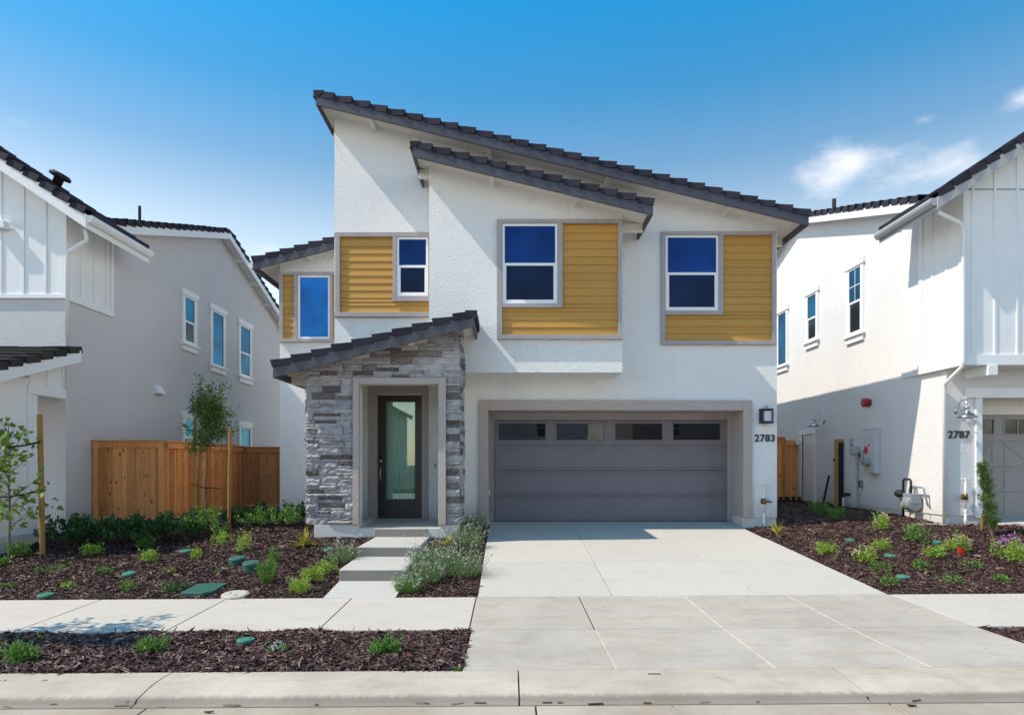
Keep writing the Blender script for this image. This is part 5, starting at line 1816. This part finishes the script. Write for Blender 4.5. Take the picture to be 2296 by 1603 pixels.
def thyme(label, p, q, wp, hp, mat='leaf_gray', n=150, fl=True):
    """herb clump: upright stalks set with tiny leaves, pale seed heads on top"""
    o = hit(p, q)
    s = o.y / FPX
    w, h = wp * s * 1.15, hp * s * 1.25
    n = int(n * 1.5 * max(.6, w / .5))
    t = thing('herb_clump', label, 'herb', o, 'herb clumps between the steps and the driveway')
    a = rng.uniform(0, 2 * np.pi, n)
    r = np.sqrt(rng.uniform(0, 1, n))
    base = np.stack([np.cos(a) * r * w * .40, np.sin(a) * r * w * .40, np.zeros(n)], 1)
    lean = np.stack([np.cos(a) * r * .5, np.sin(a) * r * .5, np.ones(n)], 1) + rng.normal(0, .22, (n, 3))
    hh = h * (1 - .45 * r ** 2) * rng.uniform(.55, 1.0, n)
    K = 22
    tt = np.linspace(.12, 1, K)
    c = (base[:, None, :] + lean[:, None, :] * (hh[:, None, None] * tt[None, :, None])).reshape(-1, 3) + rng.normal(0, .006, (n * K, 3))
    d = rng.normal(0, 1, (n * K, 3)) * .7 + np.repeat(lean, K, 0) * .8
    inst(leaf_mesh('foliage', c, d, rng.uniform(.014, .026, n * K), rng.uniform(.006, .010, n * K), mat), 'foliage', t, Matrix.Translation(o))
    if fl:
        tips = base + lean * (hh * 1.12)[:, None]
        tips = np.repeat(tips[::2], 6, 0) + rng.normal(0, .008, (len(tips[::2]) * 6, 3))
        inst(leaf_mesh('seed_heads', tips, rng.normal(0, 1, tips.shape) + np.array([0, 0, 1.2]), .014, .008, 'flower_pale'), 'seed_heads', t, Matrix.Translation(o))['kind'] = 'stuff'


thyme('dark green herb clump in the shaded corner by the garage', 1057, 1194, 62, 36, 'leaf_mid', 170, False)
thyme('grey green herb clump just in front of the shaded corner', 1046, 1226, 66, 40)
thyme('grey green herb clump right of the entry step', 966, 1275, 78, 52)
thyme('grey green herb clump beside the driveway, middle of the strip', 1036, 1292, 84, 62)
thyme('green herb clump leaning over the lower step', 951, 1306, 74, 50)
thyme('green herb clump in the front corner beside the walk pad', 915, 1326, 54, 32, 'leaf_mid')
thyme('pale herb clump left of the upper entry step', 768, 1264, 48, 44)


def yucca(label, p, q, Lm, n=34):
    o = hit(p, q)
    t = thing('yucca', label, 'yucca', o, 'striped yuccas near the house')
    v, f = [], []
    for i in range(n):
        a = random.uniform(0, 2 * math.pi)
        el = random.uniform(.25, 1.45)
        L = Lm * random.uniform(.65, 1.0)
        d = Vector((math.cos(a) * math.cos(el), math.sin(a) * math.cos(el), math.sin(el)))
        s = Vector((-math.sin(a), math.cos(a), 0))
        pts = []
        for k in range(6):
            tt = k / 5
            c = d * (L * tt) - Vector((0, 0, 1)) * (L * .30 * tt * tt * math.cos(el)) + Vector((0, 0, .02))
            wd = .014 * (1 - tt ** 2.2) + .001
            pts.append((c - s * wd, c + Vector((0, 0, -.004)), c + s * wd))
        b = len(v)
        for q3 in pts:
            v += [tuple(x) for x in q3]
        for k in range(5):
            for j in range(2):
                f.append((b + 3 * k + j, b + 3 * k + j + 1, b + 3 * k + j + 4, b + 3 * k + j + 3))
    me = bpy.data.meshes.new('leaves')
    me.from_pydata(v, [], f)
    me.materials.append(M['leaf_yucca'])
    inst(me, 'leaves', t, Matrix.Translation(o))
    MB().lathe([(.03, -.03), (.035, .03), (.01, .06)], tuple(o), 8).build('crown', 'leaf_mid', t)


yucca('yellow striped yucca left of the stone entry', 682, 1226, .40, 40)
yucca('yellow striped yucca right of the porch steps', 1003, 1226, .32, 26)
yucca('thin yellow yucca at the right corner of the driveway', 1741, 1198, .36, 20)


# ------------------------------------------------------------------ trees and stakes


def stake(label, p, q, ztop, r=.028, lean=(0, 0)):
    o = hit(p, q)
    m = MB().tube([(o.x, o.y, o.z - .2), (o.x + lean[0] * .5, o.y, (o.z + ztop) / 2), (o.x + lean[0], o.y + lean[1], ztop)], [r * 1.03, r, r * .97], 12)
    tag(m.build('tree_stake', 'stake_wood', bevel=.004), label, 'stake', 'round wooden tree stakes')
    return o


def young_tree(name, label, base, height, r0, branches, leafmat, leaf, n_per, seed, spread=.10):
    rr = random.Random(seed)
    t = thing(name, label, 'tree', base, None)
    B = Vector(base)
    top = B + Vector((rr.uniform(-.04, .04), rr.uniform(-.04, .04), height))
    trunk = [B + (top - B) * k / 7 + Vector((rr.uniform(-.012, .012), rr.uniform(-.012, .012), 0)) * (k > 0) for k in range(8)]
    trunk[0] = trunk[0] - Vector((0, 0, .1))
    MB().tube(trunk, [r0 * (1 - .8 * k / 7) for k in range(8)], 9).build('trunk', 'bark', t, smooth=True)
    m = MB()
    seats, dirs = [], []
    for (z0, az, ln, el) in branches:
        s = B + (top - B) * (z0 / height)
        d = Vector((math.cos(az) * math.cos(el), math.sin(az) * math.cos(el), math.sin(el)))
        pts = [s + d * ln * k / 4 + Vector((0, 0, .10 * ln * (k / 4) ** 2)) + Vector([rr.uniform(-.02, .02) * k / 4 for _ in range(3)]) for k in range(5)]
        m.tube(pts, [.009, .007, .005, .004, .0025], 5)
        for k in range(n_per):
            u = rr.uniform(.3, 1.04) ** .7
            i = min(3, int(u * 4))
            c = pts[i].lerp(pts[i + 1], u * 4 - i) + Vector([rr.gauss(0, spread * .55) for _ in range(3)])
            seats.append(c)
            dirs.append((c - pts[2]).normalized() + Vector((rr.gauss(0, .6), rr.gauss(0, .6), rr.gauss(.1, .5))))
    m.build('branches', 'bark', t, smooth=True)
    n = len(seats)
    me = leaf_mesh('crown', np.array([tuple(s - B) for s in seats]), np.array([tuple(d) for d in dirs]), rng.uniform(.75, 1.2, n) * leaf[0], rng.uniform(.75, 1.2, n) * leaf[1], leafmat, .18, .25 if leaf[0] > .05 else 0)
    inst(me, 'crown', t, Matrix.Translation(B))
    return t, top


random.seed(21)
yt = 13.2
tb = Vector((px(462, yt), yt, g(px(462, yt), yt)))
rr = random.Random(3)
br = []
for i in range(30):
    z = rr.uniform(1.5, 2.35)
    br.append((z, rr.uniform(0, 6.28), rr.uniform(.10, .42), rr.uniform(.1, 1.2)))
br += [(2.30, 2.9, .62, 1.25), (2.2, 2.7, .45, 1.1), (2.1, 3.4, .42, .9), (2.3, .4, .58, .95), (2.15, .7, .40, 1.0), (1.95, .1, .52, .55), (1.80, -.3, .55, .45), (1.7, .3, .5, .35), (2.2, 1.8, .5, 1.2), (1.7, 3.3, .45, .5), (2.35, -.6, .45, 1.2)]
young_tree('young_tree', 'young evergreen tree tied to stakes in front of the cedar fence', tb, 2.72, .022, br, 'leaf_tree', (.060, .033), 100, 5, .095)
s1 = stake('round wooden stake left of the staked evergreen tree', 437, 1180, 2.10, .034, (.0, 0))
s2 = stake('thinner wooden stake right behind the left tree stake', 446, 1172, 1.62, .034, (.0, .1))
s3 = stake('round wooden stake right of the staked evergreen tree', 513, 1191, 1.87, .034, (.03, 0))


def tie(label, pts, w=.022):
    m = MB()
    P = [Vector(p) for p in pts]
    for a, b in zip(P, P[1:]):
        m.tube([a, (a + b) / 2 - Vector((0, 0, .015)), b], [w * .5, w * .42, w * .5], 6)
    tag(m.build('tree_tie', 'rubber_black'), label, 'tree tie', 'black rubber tree ties')


for (zz, lab) in ((1.60, 'upper black tie between the two stakes of the evergreen tree'), (.78, 'lower black tie between the two stakes of the evergreen tree')):
    tie(lab, [(s1.x - .03, s1.y - .03, zz + .03), (tb.x, tb.y - .03, zz - .04), (s3.x + .04, s3.y - .03, zz)])

o = hit(22, 1254)
br = []
rr = random.Random(8)
for i in range(24):
    z = .45 + i * .068 + rr.uniform(-.04, .04)
    br.append((z, rr.uniform(0, 6.28), rr.uniform(.30, .58) * (1.15 - .3 * z), rr.uniform(.35, .95)))
br += [(.55, .15, .62, .35), (.75, -.1, .6, .45), (.95, .3, .55, .6), (1.35, .2, .42, .7), (1.6, 0.1, .4, .8)]
young_tree('young_tree', 'sparse young maple at the left picture edge', o, 2.12, .024, br, 'leaf_maple', (.115, .10), 9, 9, .10)
s4 = stake('leaning round stake right of the maple at the left edge', 96, 1246, pz(922, 10.05), .042, (-.05, .0))
for (q, lab) in ((996, 'upper black tie between maple and leaning stake'), (1112, 'lower black tie between maple and leaning stake')):
    z = pz(q, 9.95)
    tie(lab, [(o.x - .5, o.y - .05, z - .02), (o.x, o.y - .03, z - .03), (s4.x + .0, s4.y - .05, z + .06)], .035)

# street tree in the strip just outside the left picture edge; its shade falls on walk and curb
so = Vector((-6.75, 6.2, g(-6.75, 6.2)))
br = []
for i in range(40):
    z = rr.uniform(1.7, 3.3)
    br.append((z, rr.uniform(0, 6.28), rr.uniform(.35, .75), rr.uniform(.2, 1.0)))
young_tree('young_tree', 'young street tree in the curb strip outside the left edge', so, 3.4, .03, br, 'leaf_maple', (.09, .08), 26, 12, .14)

# columnar conifer at the right
o = hit(2226, 1200)
t = thing('conifer', 'narrow leaning conifer beside the right garage', 'conifer', o)
H = (1200 - 1030) * o.y / FPX
lean = -(2226 - 2199) * o.y / FPX
cs, ds = [], []
rr = random.Random(17)
for i in range(150):                                     # upright sprays hugging a leaning stem
    h0 = rr.uniform(.02, .86)
    az = rr.uniform(0, 6.28)
    ln = rr.uniform(.16, .36) * (1.1 - .65 * h0)
    out = rr.uniform(.25, .75)
    d = Vector((math.cos(az) * out, math.sin(az) * out, 1)).normalized()
    b0 = Vector((lean * h0, 0, h0 * H))
    for k in range(34):
        t_ = rr.uniform(.1, 1)
        cs.append(tuple(b0 + d * ln * t_ + Vector([rr.gauss(0, .014) for _ in range(3)])))
        ds.append(tuple(d + Vector([rr.gauss(0, .38) for _ in range(3)])))
n = len(cs)
inst(leaf_mesh('foliage', np.array(cs), np.array(ds), rng.uniform(.035, .075, n), rng.uniform(.006, .011, n), 'leaf_conifer'), 'foliage', t, Matrix.Translation(o))
MB().tube([tuple(o - Vector((0, 0, .05))), tuple(o + Vector((lean * .5, 0, H * .5))), tuple(o + Vector((lean, 0, H * .95)))], [.022, .016, .005], 8).build('trunk', 'bark', t)
o2 = hit(2201, 1190)
tag(MB().tube([tuple(o2 - Vector((0, 0, .1))), tuple(o2 + Vector((.01, 0, .27)))], .026, 10).build('tree_stake', 'stake_wood'), 'short wooden stake at the foot of the leaning conifer', 'stake', 'round wooden tree stakes')

# ------------------------------------------------------------------ lids, covers and flags


def lid(label, p, q, wp, thick=.025, mat='lid_green', tilt=0.0):
    o = hit(p, q + 2) + Vector((0, 0, .022))
    r = wp * o.y / FPX / 2 * .92
    slope = math.atan2(g(o.x, o.y + .2) - g(o.x, o.y - .2), .4)
    T = Matrix.Translation(o) @ Matrix.Rotation(slope + tilt, 4, 'X')
    t = thing('valve_lid', label, 'valve lid', o, 'round green valve lids in the beds')
    MB().lathe([(r * .97, -.05), (r * .97, thick - .006), (r * .93, thick - .004)], (0, 0, 0), 28).build('rim', 'lid_green_dark', t, T)
    MB().lathe([(r * .92, thick - .02), (r * .92, thick + .002), (r * .88, thick + .008), (.001, thick + .010)], (0, 0, 0), 28, cap=False).build('lid', mat, t, T)
    for s in (-1, 1):
        MB().box(s * r * .45 - .012, s * r * .45 + .012, -.006, .006, thick + .008, thick + .0125).build('finger_slot', 'dark_interior', t, T)


lid('round green valve lid beside the sidewalk at lower left', 102, 1341, 38, .035)
lid('thin sliver of green lid in the middle of the left bed', 289, 1290, 32, .02)
lid('pale green lid farthest back in the left bed', 417, 1238, 27, .02)
lid('raised dark green lid, rear one of the twin lids', 532, 1262, 40, .075, 'lid_green_dark')
lid('raised dark green lid, front one of the twin lids', 563, 1275, 41, .085, 'lid_green_dark')
lid('small green lid right of the striped yucca', 735, 1234, 22, .02)
lid('bright green lid in the strip between sidewalk and curb', 551, 1446, 45, .04)
lid('small green lid behind the sprawling plant of the right bed', 1906, 1213, 22, .02)
lid('green lid in the middle of the right bed', 1996, 1250, 28, .025)
lid('green lid nearest the sidewalk in the right bed', 2025, 1298, 33, .025)
lid('pale lid half buried right of the tall green plant', 2102, 1217, 22, .015)

o = hit(443, 1338)
t = thing('meter_box', 'rectangular green utility lid at the sidewalk edge', 'utility cover', o)
y0, y1 = hit(420, 1338).y, hit(455, 1316).y
x0, x1 = px(403, y0), px(470, y0)
cut = .09
poly = [(x0, y0), (x1 - cut, y0), (x1 + .02, y0 + cut), (x1 + .02, y1), (x0 + cut, y1), (x0, y1 - cut)]
bz = [(a, b) for a, b in poly]
m = MB()
v = [(a, b, g(a, b) - .06) for a, b in bz] + [(a, b, g(a, b) + .055) for a, b in bz]
m.raw(v, [tuple(range(5, -1, -1)), tuple(range(6, 12))] + [(i, (i + 1) % 6, 6 + (i + 1) % 6, 6 + i) for i in range(6)])
m.build('lid', 'lid_green_dark', t, bevel=.012)
m = MB()
nx_, ny_ = 13, 10
for i in range(nx_):
    for j in range(ny_):
        a = x0 + .07 + (x1 - x0 - .12) * i / (nx_ - 1)
        b = y0 + .05 + (y1 - y0 - .1) * j / (ny_ - 1)
        if a - x0 + (b - y0) * 0 < .1 and b > y1 - cut * 1.2 or a > x1 - cut and b < y0 + cut:
            continue
        m.box(a - .008, a + .008, b - .010, b + .010, g(a, b) + .053, g(a, b) + .059)
tag(m.build('tread_studs', 'lid_green', t), kind='stuff')
o = hit(528, 1340) + Vector((0, 0, .022))
t = thing('manhole_cover', 'round tan concrete utility cover at the sidewalk edge', 'utility cover', o)
r = 60 * o.y / FPX / 2
T = Matrix.Translation(o) @ Matrix.Rotation(.10, 4, 'X')
MB().lathe([(r, -.05), (r, .025), (r * .97, .032), (r * .86, .032)], (0, 0, 0), 36).build('ring', 'lid_concrete', t, T)
MB().lathe([(r * .84, .0), (r * .84, .030), (r * .80, .036), (.001, .036)], (0, 0, 0), 36, cap=False).build('cover', 'lid_concrete', t, T)
for (a, b) in ((-.4, .1), (.2, -.35)):
    MB().lathe([(.016, .035), (.016, .0372)], (a * r, b * r, 0), 12).build('lift_hole', 'dark_interior', t, T)


def flag(label, p, q, mat, sz=.085, h=.14, group='small marker flags'):
    o = hit(p, q)
    t = thing('marker_flag', label, 'flag', o, group)
    MB().tube([tuple(o - Vector((0, 0, .05))), tuple(o + Vector((.01, 0, h)))], .0025, 5).build('wire', 'brushed_metal', t)
    v, f = [], []
    for i in range(6):
        u = i / 5
        for j in range(3):
            w = j / 2
            v.append((o.x + .01 + u * sz + .01 * w, o.y - .012 * math.sin(u * 4 + w), o.z + h - w * sz * .85 - u * u * .035))
    for i in range(5):
        for j in range(2):
            f.append((i * 3 + j, i * 3 + j + 1, i * 3 + j + 4, i * 3 + j + 3))
    ob = MB().raw(v, f).build('cloth', mat, t)
    sm = ob.modifiers.new('thick', 'SOLIDIFY')
    sm.thickness = .002


flag('red marker flag by the pink flowering plant near the gas meter', 1978, 1168, 'flag_red', .11, .17)
flag('red marker flag in front of the blossoming lime plant', 2145, 1250, 'flag_red', .12, .16)
flag('tiny orange marker flag at the sidewalk edge of the curb strip', 586, 1429, 'flag_orange', .035, .05)

# dry pale chips below the right hand house corner
o = hit(2083, 1180)
m = MB()
for k in range(160):
    x, y = o.x + random.gauss(0, .28), o.y + random.gauss(0, .07)
    z = g(x, y) + wob(x, y) + random.uniform(.015, .03)
    a = random.uniform(0, 6.28)
    L = random.uniform(.02, .05)
    c, s = math.cos(a) * L, math.sin(a) * L
    m.raw([(x - c, y - s, z), (x + c, y + s, z + .006), (x + c - s * .2, y + s + c * .2, z + .010), (x - c - s * .2, y - s + c * .2, z + .004)], [(0, 1, 2, 3)])
tag(m.build('straw', 'lid_concrete'), 'scatter of pale straw below the right house corner', 'straw', kind='stuff')
